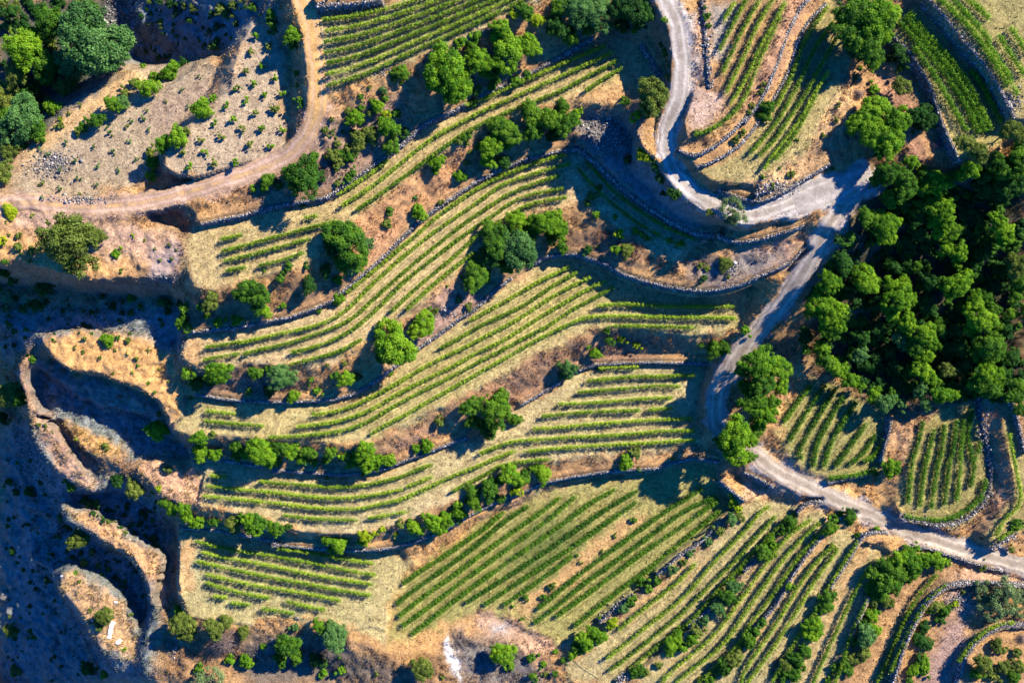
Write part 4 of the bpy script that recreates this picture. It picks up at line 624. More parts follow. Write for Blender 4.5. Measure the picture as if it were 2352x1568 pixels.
# ------------------------------------------------------------------ colours of the ground, with shade painted into some dark zones
dry, straw, olive, grey = (.62, .375, .165), (.50, .405, .255), (.26, .25, .09), (.40, .37, .34)
pink, brown, leafmould, gravel, red, chalk = (.50, .345, .25), (.24, .15, .095), (.07, .065, .035), (.56, .52, .47), (.46, .25, .15), (.85, .80, .72)
gold = (.74, .47, .20)
ZONES = [   # outline, colour, strength, softness
    ("A1 0,0 1829,0 1500,300 1300,380 900,420 600,640 300,800 0,1050", (.19, .24, .245), .95, 8),  # grey rock, with the ravine's blue shade painted into its colour
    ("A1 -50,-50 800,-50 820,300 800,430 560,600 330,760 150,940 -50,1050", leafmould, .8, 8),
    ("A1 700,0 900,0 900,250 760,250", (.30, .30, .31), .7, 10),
    ("A1 880,430 1350,400 1420,450 1300,700 1020,1000 900,1200 400,1300 100,1250 0,1180 300,850", (.43, .34, .225), 1, 5),
    ("A1 880,430 600,620 300,850 100,1030 180,1040 500,830 800,650 1000,600", gold, .6, 6),
    ("A1 1000,650 1400,480 1300,700 1100,850 950,850", (.36, .26, .20), .6, 8),
    ("A1 1620,150 1829,200 1829,990 1450,1110 1150,1160 1050,1050 1300,750 1540,400", (.45, .355, .24), 1, 5),
    ("A2 0,250 260,300 260,900 300,950 0,1100", (.45, .355, .24), 1, 5),
    ("A1 0,1270 400,1320 560,1420 850,1450 B1 1180,130 1150,360 900,330 620,220 300,100 0,0", pink, .9, 7),
    ("B1 0,100 300,200 600,320 850,200 1000,330 700,400 300,330 0,260", dry, .8, 9),
    ("B1 940,200 1180,150 1160,350 1000,380", (.38, .30, .27), .9, 5),
    ("B1 500,390 1150,400 1100,480 800,520 500,500 300,450", brown, .8, 8),
    ("A2 300,60 400,80 470,300 500,640 420,700 380,400 350,200", gold, 1, 4),
    ("A2 430,120 540,110 560,350 545,640 490,640 500,350", gold, .9, 4),
    ("A2 390,380 430,380 430,680 400,800 390,700", red, .5, 5),
    ("A2 400,800 540,680 560,850 450,1010 330,1080", pink, .8, 8),
    ("A2 540,600 850,520 1000,460 1020,560 850,680 560,740", dry, .8, 6),
    ("A2 520,760 1050,560 1100,900 900,1100 600,1250 400,1030", (.32, .23, .17), .85, 9),
    ("A2 0,1240 300,1330 600,1220 700,1180 640,1010 400,1060 100,1170", (.26, .18, .14), .7, 8),
    ("A2 720,1450 900,1290 1250,1010 1400,950 1500,900 1550,1100 1300,1320 1100,1480 B2 860,240 760,60", (.50, .29, .15), .9, 6),
    ("A3 600,650 1010,480 1040,560 990,700 900,740", dry, .9, 6),
    ("A3 600,700 1010,760 1020,950 1000,1200 760,1050 600,900", (.22, .20, .18), 1, 8),  # shadow wedge below the road bank, darkened in the ground colour
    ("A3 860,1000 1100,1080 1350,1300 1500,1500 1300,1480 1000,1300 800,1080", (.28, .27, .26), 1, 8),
    ("A3 1110,770 1230,760 1180,900 1200,1100 1110,1000", dry, 1, 4),
    ("A3 1290,80 1440,100 1460,560 1330,640 1310,300", grey, .8, 6),
    ("A3 1400,60 1460,20 1470,300 1500,600 1440,600", red, .55, 5),
    ("A3 1340,600 1600,600 1560,760 1360,900", (.58, .42, .32), 1, 6),
    ("A3 1480,10 1660,10 1580,400 1500,400", (.44, .39, .33), .9, 5),
    ("A3 1320,1040 1700,920 1750,860 A4 300,420 480,60 440,0 230,400 60,800 A3 1440,1030", dry, 1, 4),
    ("A4 250,0 420,0 260,400 100,680 0,800 0,640 130,330", (.48, .29, .18), .9, 5),
    ("A4 540,540 720,560 680,750 600,1000 450,1130 250,1230 0,1250 0,1100 250,1000 440,720", (.62, .42, .22), 1, 5),
    ("A4 350,960 600,830 600,1040 400,1120", brown, .6, 7),
    ("A4 880,460 1080,520 1100,700 1200,1050 1300,1120 1050,1050 1020,800 900,640", (.46, .26, .17), .85, 6),
    ("A4 980,200 1100,260 1260,500 1400,850 1600,900 1829,920 1700,1080 1400,1090 1290,800 1150,480", dry, .9, 5),
    ("A4 1200,0 1330,80 1480,200 1650,470 1800,780 1740,770 1600,500 1400,260 1190,20", (.52, .38, .22), 1, 4),
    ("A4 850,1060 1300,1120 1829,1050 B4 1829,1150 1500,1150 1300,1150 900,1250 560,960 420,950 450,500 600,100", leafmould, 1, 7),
    ("B4 0,160 420,60 440,20 300,280 0,350", (.55, .36, .25), .8, 6),
    ("B3 1400,200 1829,100 B4 460,20 300,110 0,200 B3 1500,290", dry, .8, 5),
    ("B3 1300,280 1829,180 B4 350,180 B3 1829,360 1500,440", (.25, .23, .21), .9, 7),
    ("B4 0,440 300,330 400,300 60,690 0,650", gold, .8, 5),
    ("B4 430,250 560,50 700,0 600,200 520,400 380,480", (.46, .32, .22), .9, 5),
    ("B4 650,500 780,540 760,640 680,660", (.5, .3, .18), .8, 5),
    ("B4 320,920 460,940 300,1200 150,1440 80,1500 C4 80,0 300,20 500,200 560,260 900,330 1040,400 1000,440 600,330 320,130 80,0 B4 200,1400", dry, .9, 6),
    ("C4 560,260 880,260 1040,360 1200,540 1500,560 1650,640 1829,700 1829,740 1400,600 900,440", dry, .95, 5),
    ("B4 1540,1100 1700,1080 1690,1250 1580,1400 B4 1600,1568 C4 1700,0 1740,350 1600,560 1640,300", (.50, .31, .19), .9, 5),
    ("B4 960,1350 1150,1330 1110,1568 C4 1100,30 1040,200 1000,40 940,0", (.46, .29, .17), .9, 6),
    ("B3 1200,750 1600,740 1800,620 1829,700 1700,830 1500,990 1400,1400 1480,1400 1540,1000 1400,820", dry, .9, 6),
    ("B3 560,60 830,20 1000,150 1200,230 1300,290 900,240 560,180", brown, .8, 7),
    ("B3 0,1100 500,850 800,720 1250,750 1000,930 640,960 280,1200 0,1240", (.38, .23, .14), .9, 8),
    ("B3 860,720 1230,720 1200,830 700,930", brown, .6, 8),
    ("B3 200,320 400,290 540,310 200,480 100,560 30,560 230,380", (.58, .40, .22), 1, 4),
    ("B2 720,100 1050,0 900,260 840,310 700,420 620,500 700,380 830,280", (.50, .29, .16), 1, 5),
    ("B2 100,920 800,740 1050,600 1520,240 1500,330 1250,560 900,800 600,950 300,980", dry, .8, 5),
    ("B2 1050,620 1420,420 1600,560 1300,720 900,1000 1100,750", (.42, .28, .22), .9, 6),
    ("B2 900,1480 1829,970 1829,1050 1400,1290 1150,1480 900,1540", (.48, .29, .17), .9, 6),
    ("B1 0,600 1150,560 1200,720 1150,900 950,760 300,750 0,900", (.26, .28, .27), 1, 8),  # shade under the red slope, painted as blue-grey ground
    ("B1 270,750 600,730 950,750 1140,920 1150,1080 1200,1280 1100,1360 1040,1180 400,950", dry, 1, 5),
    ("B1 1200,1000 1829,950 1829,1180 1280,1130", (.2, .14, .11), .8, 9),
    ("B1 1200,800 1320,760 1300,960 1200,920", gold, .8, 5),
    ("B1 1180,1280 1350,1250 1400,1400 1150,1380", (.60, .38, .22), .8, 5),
    ("B1 0,1300 150,1300 500,1568 C1 1000,300 1100,600 1000,1568 0,1568", (.20, .23, .22), 1, 10),  # blue valley shade painted into the slope colour
    ("B1 200,880 350,960 800,1100 1050,1200 1100,1400 1250,1520 900,1568 500,1350 200,1250", (.22, .25, .24), .95, 5),  # shaded band below the upper crescent, toned dark in the colour
    ("B1 110,970 180,900 190,1150 400,1400 490,1568 C1 640,290 610,330 400,200 B1 170,1200", (.58, .37, .24), 1, 4),
    ("B1 190,1000 230,1250 330,1250 450,1500 330,1400", (.42, .26, .25), .5, 6),
    ("B1 440,1090 600,1110 820,1160 1000,1240 900,1250 650,1190", (.42, .38, .28), .9, 3),
    ("B1 420,1330 820,1470 C1 760,110 560,60", dry, 1, 4),
    ("C1 910,170 1000,110 1340,190 1300,390 1180,390 1020,330", (.60, .38, .24), 1, 4),
    ("C1 390,410 640,450 860,600 1060,740 1000,1080 970,900 740,680 560,570", (.62, .38, .2), 1, 4),
    ("C1 390,860 470,820 800,1010 900,1300 860,1420 660,1350 400,950", (.55, .36, .2), 1, 4),
    ("C1 1160,600 1300,650 1330,800 1250,950 1180,900", (.5, .42, .26), .8, 5),
    ("C1 1180,1000 1250,1050 1829,1150 C2 460,1130 450,1200 C1 1400,1200", dry, 1, 5),
    ("C1 1250,380 1829,440 C2 600,580 1200,460 1600,270 1500,330 1150,500 750,600 400,600 C1 1400,470", dry, .9, 4),
    ("C2 1100,420 1300,330 1829,140 1700,220 1350,400 1180,490 1000,540 900,520", (.56, .34, .22), .9, 4),
    ("C2 860,1200 880,1050 930,880 920,760 1050,780 1280,640 1500,480 1829,400 1500,600 1280,740 1040,900 1000,1080 1100,1270 1560,1110 1400,1200 1340,1290 1200,1390 950,1400 720,1260", dry, 1, 5),
    ("C2 900,860 1040,860 1000,1100 880,1120", gold, .5, 6),
    ("C3 150,380 500,300 900,250 1050,290 620,350 300,420 100,480", (.48, .32, .19), .9, 5),
    ("C3 200,1060 600,750 980,470 1110,470 850,700 560,930 300,1130", (.60, .39, .2), .95, 4),
    ("C3 0,1080 200,1150 550,1290 650,1300 500,1340 300,1450 250,1300 0,1290", (.60, .40, .26), 1, 6),
    ("C3 60,1150 180,1160 160,1240 60,1240", (.55, .51, .47), 1, 5),
    ("C3 1550,120 1829,280 1829,430 1660,480 1640,330", dry, .8, 6),
    ("C4 100,30 400,130 700,360 1000,560 900,580 520,420 380,330 0,350 0,220 200,300", (.56, .40, .27), .9, 6),
    ("C4 520,400 740,460 980,560 1000,660 880,740 700,780 620,640", dry, .9, 5),
    ("C4 1300,820 1700,830 1829,860 1829,920 1400,900", (.56, .36, .24), .9, 5),
    ("C4 1250,1000 1480,950 1500,1100 1320,1150 1250,1300 1150,1568 1350,1568 1500,1280 1400,1150", (.40, .28, .24), .9, 6),
    ("C2 1390,1200 1500,1260 1829,1330 C3 300,1400 500,1568 C2 1460,1568 1480,1480 1380,1370", (.2, .18, .16), 1, 7),  # dark tone stands in for the shade in the south pit
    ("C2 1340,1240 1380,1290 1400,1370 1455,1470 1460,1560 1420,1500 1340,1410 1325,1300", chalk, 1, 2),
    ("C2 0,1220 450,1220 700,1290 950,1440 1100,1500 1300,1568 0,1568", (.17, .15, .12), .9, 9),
]


BANDS = ["C3 920,1180 1000,1080 1160,960 1300,860 1420,760 1500,740 1300,900 1160,1020 1000,1130 940,1200",
         "C3 1180,1500 1480,1290 1560,1190 1640,1050 1750,900 C4 20,830 100,740 280,560 350,460 400,440 330,560 150,760 60,900 C3 1700,1010 1560,1220 1300,1440",
         "C4 60,1290 200,1080 290,930 400,770 520,600 600,560 540,680 420,840 330,960 250,1090 130,1260 0,1420",
         "C4 400,1540 540,1200 620,930 700,760 800,640 820,700 740,800 640,980 560,1200 440,1480",
         "C4 760,1568 900,1250 980,1050 1080,900 1180,800 1080,960 1000,1130 900,1350 820,1568",
         "C3 200,1060 600,750 980,470 1110,470 850,700 560,930 300,1130",
         "B1 1200,800 1330,760 1310,960 1220,930", "C1 1170,610 1260,640 1250,760 1240,950 1200,980",
         "A3 620,640 1010,480 1040,560 990,690 850,720", "A2 1000,1200 1250,1010 1420,930 1420,970 1100,1150 900,1330"]
# ------------------------------------------------------------------ height field
R = Raster(-165, -118, 165, 118, 0.35)
NXG, NYG = R.nx, R.ny
fixed = np.zeros((NYG, NXG), bool)
val = np.zeros((NYG, NXG))


def plane_z(d, z, gx, gy, c):
    return z + gx * (d[:, 0] - c[0]) + gy * (d[:, 1] - c[1])


# frame around the plan: the hillside goes on outside the picture
for p, z in [((-400, -300), 6), ((300, -300), 14), ((700, -300), 40), ((1176, -300), 40), ((1700, -300), 42), ((2352, -300), 48), ((2760, -300), 50),
             ((2760, 300), 40), ((2760, 600), 31), ((2760, 1000), 27), ((2760, 1400), 20), ((2760, 1900), 20), ((2200, 1900), 14), ((1700, 1900), 4),
             ((1300, 1900), -8), ((700, 1900), -14), ((200, 1900), -24), ((-400, 1900), -28), ((-400, 1200), -22), ((-400, 700), 10), ((-400, 400), 22)]:
    w = toW(np.array(p, float), z)
    i = int(np.clip((w[0] - R.x0) / R.step, 0, NXG - 1)); j = int(np.clip((w[1] - R.y0) / R.step, 0, NYG - 1))
    fixed[max(0, j - 4):j + 5, max(0, i - 4):i + 5] = True
    val[max(0, j - 4):j + 5, max(0, i - 4):i + 5] = z

road_geo = []
for name, s, zs, wid in ROADS:
    d = P(s)
    z = np.interp(np.linspace(0, 1, len(d)), np.linspace(0, 1, len(zs)), zs)
    q = smooth(np.column_stack([toW(d, z), z]), 2)
    D_, V_ = R.line(q[:, :2], wid * 0.5 + 0.6, q[:, 2])
    m = D_ < wid * 0.5 + 0.45
    fixed |= m; val[m] = V_[m]
    road_geo.append((name, q, wid))

plot_mask = np.zeros((NYG, NXG), bool)
wild = np.zeros((NYG, NXG), bool)
for name, s, z, gx, gy in PLOTS:
    d = P(s)
    c = d.mean(0)
    zz = plane_z(d, z, gx, gy, c)
    w = toW(d, zz)
    m = R.poly(w)
    if name.startswith(("wood", "grove", "bottom", "pit_south")):
        # loose ground: only its heart is fixed, so that it eases into its surroundings
        m = blur(m.astype(float), 12) > 0.9
        m &= ~fixed
    xd, yd = toD(R.X[m], R.Y[m], z)
    val[m] = np.where(fixed[m] & ~plot_mask[m], val[m], z + gx * (xd - c[0]) + gy * (yd - c[1]))
    fixed |= m
    plot_mask |= m
    if name.startswith(('valley', 'left_fall', 'dark', 'gully', 'lane', 'crescent', 'island', 'bench', 'red_slope', 'lit_sh', 'platform', 'pit', 'hollow', 'trees')): wild |= m
    elif name != 'upper': wild &= ~m

wall_geo = []
for s, z0, z1, h, up, lab in WALLS:
    d = P(s)
    q = resample(d, 1.0)
    z = np.linspace(z0, z1, len(q))
    w = np.column_stack([toW(q, z + h), z])
    w = smooth(w[::6] if len(w) > 14 else w[[0, len(w) // 2, -1]], 2)
    t = np.gradient(w[:, :2], axis=0)
    t /= np.hypot(*t.T)[:, None] + 1e-9
    nrm = np.stack([-t[:, 1], t[:, 0]], -1)
    upw = np.array([up[0], -up[1]])
    L = np.hypot(*np.gradient(w[:, :2], axis=0).T)
    sgn = 1.0 if ((nrm @ upw) * L).sum() > 0 else -1.0
    nrm = nrm * sgn
    lo, hi = w[:, :2] - nrm * 0.55, w[:, :2] + nrm * 0.62
    Dl, Vl = R.line(lo, 1.2, w[:, 2])
    Dh, Vh = R.line(hi, 1.2, w[:, 2] + h)
    ml = (Dl < 0.5) & (Dl < Dh)
    mh = (Dh < 0.5) & (Dh <= Dl)
    val[ml] = Vl[ml]; fixed |= ml
    val[mh] = Vh[mh]; fixed |= mh
    if h >= 1.5 and "dark" not in lab:      # a little level ground behind the wall head; the bank rises beyond it
        Db, Vb = R.line(w[:, :2] + nrm * 1.9, 1.6, w[:, 2] + h + .5)
        mb = (Db < 0.9) & ~fixed
        val[mb] = Vb[mb]; fixed |= mb
    wall_geo.append((w, nrm, h, lab))


def solve(val, fixed, H0):
    """membrane stretched over the fixed heights, coarse to fine"""
    if min(val.shape) > 50:
        ny, nx = val.shape[0] // 2, val.shape[1] // 2
        v4 = np.stack([val[a:2 * ny:2, b:2 * nx:2] for a in (0, 1) for b in (0, 1)])
        f4 = np.stack([fixed[a:2 * ny:2, b:2 * nx:2] for a in (0, 1) for b in (0, 1)])
        cnt = f4.sum(0)
        cv = np.where(cnt > 0, (v4 * f4).sum(0) / np.maximum(cnt, 1), 0)
        hc = solve(cv, cnt > 0, None)
        H = np.repeat(np.repeat(hc, 2, 0), 2, 1)
        H = np.pad(H, ((0, val.shape[0] - 2 * ny), (0, val.shape[1] - 2 * nx)), mode='edge')
        it = 60
    else:
        H = np.full(val.shape, val[fixed].mean() if fixed.any() else 0.0)
        it = 1500
    H[fixed] = val[fixed]
    for _ in range(it):
        Q = np.pad(H, 1, mode='edge')
        A = 0.25 * (Q[:-2, 1:-1] + Q[2:, 1:-1] + Q[1:-1, :-2] + Q[1:-1, 2:])
        H = np.where(fixed, val, A)
    return H


H = solve(val, fixed, None)
# small relief: none on roads, little in vineyards, more on banks
free = blur((~fixed).astype(float), 2)
rel = (vnoise(R.X, R.Y, 3.1, 1) - .5) * 1.0 + (vnoise(R.X, R.Y, 1.2, 2) - .5) * 0.6 + (vnoise(R.X, R.Y, 7.5, 3) - .5) * 1.6
wildf = blur(wild.astype(float), 3)
deep = np.clip((9 - H) / 8, 0, 1) * wildf * (R.X < -85)
# the abandoned slope at the lower left keeps traces of narrow ledges
lv = H / 4.6 + (vnoise(R.X, R.Y, 13, 5) - .5) * 2.4 + (vnoise(R.X, R.Y, 4, 6) - .5) * .35
fr = lv - np.floor(lv)
H = H + deep * 4.6 * (np.clip((fr - .35) / .65, 0, 1) - fr) * .45 * np.clip(vnoise(R.X, R.Y, 20, 7) * 2 - .3, 0, 1)
H = H + rel * np.maximum(free * 0.9, wildf * .65) + (vnoise(R.X, R.Y, 1.1, 4) - .5) * 0.10 * plot_mask
# broken, ragged rims where the slope is not worked: shift the surface sideways by noise
wv = blur((wild & (R.X < -55)).astype(float), 4)
H0f = H.copy()
_dx = ((vnoise(R.X, R.Y, 3.4, 8) - .5) * 2.0 + (vnoise(R.X, R.Y, 1.3, 9) - .5) * .8) * wv
_dy = ((vnoise(R.X, R.Y, 3.4, 10) - .5) * 2.0 + (vnoise(R.X, R.Y, 1.3, 15) - .5) * .8) * wv
_u = np.clip((R.X + _dx - R.x0) / R.step, 0, NXG - 1.001); _v = np.clip((R.Y + _dy - R.y0) / R.step, 0, NYG - 1.001)
_i, _j = _u.astype(int), _v.astype(int)
_a, _b = _u - _i, _v - _j
H = (H0f[_j, _i] * (1 - _a) + H0f[_j, _i + 1] * _a) * (1 - _b) + (H0f[_j + 1, _i] * (1 - _a) + H0f[_j + 1, _i + 1] * _a) * _b
H = H + wv * ((vnoise(R.X, R.Y, .9, 16) - .5) * .45 + (vnoise(R.X, R.Y, 2.2, 17) - .5) * .7)


def ground(x, y):
    u = np.clip((np.asarray(x) - R.x0) / R.step, 0, NXG - 1.001)
    v = np.clip((np.asarray(y) - R.y0) / R.step, 0, NYG - 1.001)
    i, j = u.astype(int), v.astype(int)
    a, b = u - i, v - j
    return (H[j, i] * (1 - a) + H[j, i + 1] * a) * (1 - b) + (H[j + 1, i] * (1 - a) + H[j + 1, i + 1] * a) * b


def drop(d, lift=0.0):
    """plan -> world xyz on the ground, for something seen 'lift' above it"""
    d = np.atleast_2d(d)
    z = np.full(len(d), 20.0)
    for _ in range(8):
        w = toW(d, z + lift)
        z = 0.5 * z + 0.5 * ground(w[:, 0], w[:, 1])
    w = toW(d, z + lift)
    return np.column_stack([w, ground(w[:, 0], w[:, 1])])


# ------------------------------------------------------------------ colour of the ground
DR = Raster(-260, -220, 2620, 1800, 2.0)
wx = (vnoise(DR.X, DR.Y, 22, 11) - .5) * 26 + (vnoise(DR.X, DR.Y, 7, 12) - .5) * 10
wy = (vnoise(DR.X, DR.Y, 22, 13) - .5) * 26 + (vnoise(DR.X, DR.Y, 7, 14) - .5) * 10
wi = np.clip(((DR.X + wx - DR.x0) / DR.step).astype(int), 0, DR.nx - 1)
wj = np.clip(((DR.Y + wy - DR.y0) / DR.step).astype(int), 0, DR.ny - 1)
big = vnoise(DR.X, DR.Y, 60, 21) * .6 + vnoise(DR.X, DR.Y, 18, 22) * .4
C = np.array(brown) * (1 - big)[..., None] + np.array(dry) * big[..., None]


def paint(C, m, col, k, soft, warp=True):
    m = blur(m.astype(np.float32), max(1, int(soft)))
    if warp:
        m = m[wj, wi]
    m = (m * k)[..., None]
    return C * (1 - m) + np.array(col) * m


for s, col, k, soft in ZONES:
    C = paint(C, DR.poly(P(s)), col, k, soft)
# worked earth of the vineyards
CULT = {"upper": (.46, .41, .23), "long": (.54, .44, .22), "curved": (.62, .50, .28), "middle": (.50, .44, .21), "broad": (.55, .48, .26), "low": (.47, .44, .22),
        "slope": (.36, .36, .13), "strip_one": (.50, .44, .22), "strip_two": (.46, .41, .20), "strip_three": (.46, .41, .20), "strip_four": (.50, .42, .21),
        "fan": (.31, .31, .12), "tongue": (.33, .31, .12), "spur_field": (.38, .34, .15), "east_field": (.30, .30, .11), "top_field": (.32, .31, .13), "edge_strip": (.36, .32, .14)}
for name, s, z, gx, gy in PLOTS:
    if name in CULT:
        C = paint(C, DR.poly(P(s)), CULT[name], .75, 3)
    elif name.startswith("trees") or name == "junction_side":
        pass
for s in BANDS:
    C = paint(C, DR.poly(P(s)), (.60, .37, .18), .85, 3)
# greener ground under and beside the rows, bare lane in between
row_list = []
for phrase, kind, rows in ROWS:
    if isinstance(rows, str):
        rows = [smooth(P(r)) for r in rows.split(";")]
    row_list.append((phrase, kind, rows))
G = np.zeros(DR.X.shape, np.float32)
GD = np.full(DR.X.shape, 99., np.float32)
for phrase, kind, rows in row_list:
    for r in rows:
        D_, _ = DR.line(r, 14)
        G = np.maximum(G, np.clip(1 - D_ / 13, 0, 1))
        GD = np.minimum(GD, D_)
patch = vnoise(DR.X, DR.Y, 70, 31) * .6 + vnoise(DR.X, DR.Y, 20, 32) * .4
gm = (G ** .95 * np.clip(0.42 + patch * 0.75, 0, 1))[..., None] * 0.85
C = C * (1 - gm) + np.array((.20, .23, .065)) * gm
tr = np.exp(-((GD - 6.5) / 1.6) ** 2) * .34 - np.exp(-((GD - 10.5) / 1.8) ** 2) * .28
fine = np.sin(GD * 2.1 + vnoise(DR.X, DR.Y, 40, 34) * 4) * np.clip(1 - GD / 16, 0, 1) * (vnoise(DR.X, DR.Y, 11, 35) - .25) * .30
C = C * (1 + tr * (0.4 + 1.1 * vnoise(DR.X, DR.Y, 30, 33)) + fine)[..., None]
# grassy patch in the big sloping field
C = paint(C, DR.poly(P("C3 130,780 250,620 480,500 640,530 760,480 640,640 480,780 330,860")), (.10, .15, .045), .75, 12)
C = paint(C, DR.poly(P("C3 60,1430 A1 0,0")), olive, 0, 1) if False else C
for name, q, wid in road_geo:
    xd, yd = toD(q[:, 0], q[:, 1], q[:, 2])
    D_, _ = DR.line(np.column_stack([xd, yd]), 40)
    m = np.clip((wid * 0.5 / S + 8 - D_) / 8, 0, 1)
    colr = {"dirt_track": pink, "gravel_road": gravel, "gravel_apron": gravel, "lower_road": (.47, .41, .36)}[name]
    mm = (m[wj, wi] * .85)[..., None]
    C = C * (1 - mm) + np.array(colr) * mm
C = C * (0.80 + 0.40 * vnoise(DR.X, DR.Y, 7, 41))[..., None]


def grade(c):
    l = c.mean(-1, keepdims=True)
    return np.clip(l + (c - l) * 1.12, .01, .9) * 0.68


C = grade(C)


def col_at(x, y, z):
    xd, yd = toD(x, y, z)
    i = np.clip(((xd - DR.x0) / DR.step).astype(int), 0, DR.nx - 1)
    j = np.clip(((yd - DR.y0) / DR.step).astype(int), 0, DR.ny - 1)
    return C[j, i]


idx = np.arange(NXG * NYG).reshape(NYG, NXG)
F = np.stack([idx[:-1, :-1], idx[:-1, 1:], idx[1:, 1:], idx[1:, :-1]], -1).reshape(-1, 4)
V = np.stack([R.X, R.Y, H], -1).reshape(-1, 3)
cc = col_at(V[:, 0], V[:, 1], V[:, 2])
# shade put into the colour of steep banks: darker and greyer than the flats
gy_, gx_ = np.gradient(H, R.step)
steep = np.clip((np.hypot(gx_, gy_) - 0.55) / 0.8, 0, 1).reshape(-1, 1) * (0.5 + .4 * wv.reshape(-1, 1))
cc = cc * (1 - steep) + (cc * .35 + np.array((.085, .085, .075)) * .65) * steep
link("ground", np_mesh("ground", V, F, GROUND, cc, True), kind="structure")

# the hills around, out to the horizon
a = np.linspace(0, 2 * math.pi, 97)[:-1]
ring = []
for k, (sx, sy, dz) in enumerate([(163, 116, -.3), (230, 180, -1.5), (420, 360, -6), (900, 800, -12), (2600, 2500, -25)]):
    ca, sa = np.cos(a), np.sin(a)
    t = 1 / np.maximum(np.abs(ca) / 1.0, np.abs(sa) / 1.0)
    x, y = ca * t * sx, sa * t * sy
    z = ground(np.clip(x, -163, 163), np.clip(y, -116, 116)) + dz + (vnoise(x, y, 80, 51) - .5) * 8 * k
    ring.append(np.column_stack([x, y, z]))
V = np.vstack(ring)
n = len(a)
F = [[k * n + i, k * n + (i + 1) % n, (k + 1) * n + (i + 1) % n, (k + 1) * n + i] for k in range(4) for i in range(n)]
link("hills", np_mesh("hills", V, F, GROUND, np.tile(np.array((.3, .24, .13)), (len(V), 1)), True), kind="structure")

# ------------------------------------------------------------------ roads
for name, q, wid in road_geo:
    q = resample(q, 0.5)
    t = np.gradient(q[:, :2], axis=0); t /= np.hypot(*t.T)[:, None]
    nr = np.stack([-t[:, 1], t[:, 0]], -1)
    K = 15
    s_ = np.arange(len(q)) * 0.5
    V, cl = [], []
    tr_ = {"dirt_track": (pink, gold, .75), "gravel_road": ((.56, .50, .43), (.42, .33, .23), .45), "gravel_apron": ((.53, .48, .42), (.44, .39, .33), .4),
           "lower_road": ((.56, .47, .36), (.42, .31, .20), .5)}[name]
    for k in range(K):
        u = k / (K - 1) * 2 - 1
        ww = wid * 0.5 * (1 + (vnoise(s_, s_ * 0 + (0 if u < 0 else 50), 2.2, 61) - .5) * 0.5)
        xy = q[:, :2] + nr * (u * ww)[:, None]
        z = ground(xy[:, 0], xy[:, 1]) + (0.045 if abs(u) < .99 else -0.03)
        if name == "gravel_apron": z = z + 0.012 * (abs(u) < .99)
        rut = math.exp(-((abs(u) - .5) / .16) ** 2)
        V.append(np.column_stack([xy, z - rut * 0.03]))
        mid = math.exp(-(u / .24) ** 2) * tr_[2]
        edge = max(0, (abs(u) - .75) / .25) * .8
        nz = vnoise(xy[:, 0], xy[:, 1], 1.6, 62)[:, None]
        pot = vnoise(xy[:, 0], xy[:, 1], 3.5, 63)[:, None]
        c = np.array(tr_[0]) * (1 + .30 * rut - .12 * (1 - rut)) * (.78 + .44 * pot)
        g_ = np.clip(mid + edge, 0, 1) * np.clip(nz * 1.6 - .1, 0, 1)
        c = c * (1 - g_) + np.array(tr_[1]) * g_
        # the track is sandy gold in its upper half, rosy below
        if name == "dirt_track":
            f = np.clip((18 - s_) / 14, 0, 1)[:, None]
            f = np.clip((38 - s_) / 10, 0, 1)[:, None] * (.85 - .35 * rut)
            c = c * (1 - f) + np.array((.68, .42, .17)) * (.8 + .4 * nz) * f
        cl.append(c)
    n = len(q)
    V = np.vstack(V); cl = grade(np.vstack(cl)) * (.92 if name == 'dirt_track' else .80)
    F = [[k * n + i, k * n + i + 1, (k + 1) * n + i + 1, (k + 1) * n + i] for k in range(K - 1) for i in range(n - 1)]
    F = np.array(F)[:, ::-1]
    link(name, np_mesh(name, V, F, ROADM, cl, True), kind="structure")

# ------------------------------------------------------------------ stones
CUBE = np.array([(x, y, z) for z in (-.5, .5) for y in (-.5, .5) for x in (-.5, .5)])
CF = np.array([(0, 2, 3, 1), (4, 5, 7, 6), (0, 1, 5, 4), (2, 6, 7, 3), (0, 4, 6, 2), (1, 3, 7, 5)])


def stones(cen, size, yaw, r):
    m = len(cen)
    v = CUBE[None] * (1 + r.uniform(-.32, .18, (m, 8, 3)))
    v = v * size[:, None, :]
    tilt = r.normal(0, .18, m)
    c, s_ = np.cos(tilt)[:, None], np.sin(tilt)[:, None]
    v = np.stack([v[..., 0], v[..., 1] * c - v[..., 2] * s_, v[..., 1] * s_ + v[..., 2] * c], -1)
    c, s_ = np.cos(yaw)[:, None], np.sin(yaw)[:, None]
    v = np.stack([v[..., 0] * c - v[..., 1] * s_, v[..., 0] * s_ + v[..., 1] * c, v[..., 2]], -1) + cen[:, None]
    f = (CF[None] + (np.arange(m) * 8)[:, None, None]).reshape(-1, 4)
    return v.reshape(-1, 3), f, np.repeat(r.random(m), 6)


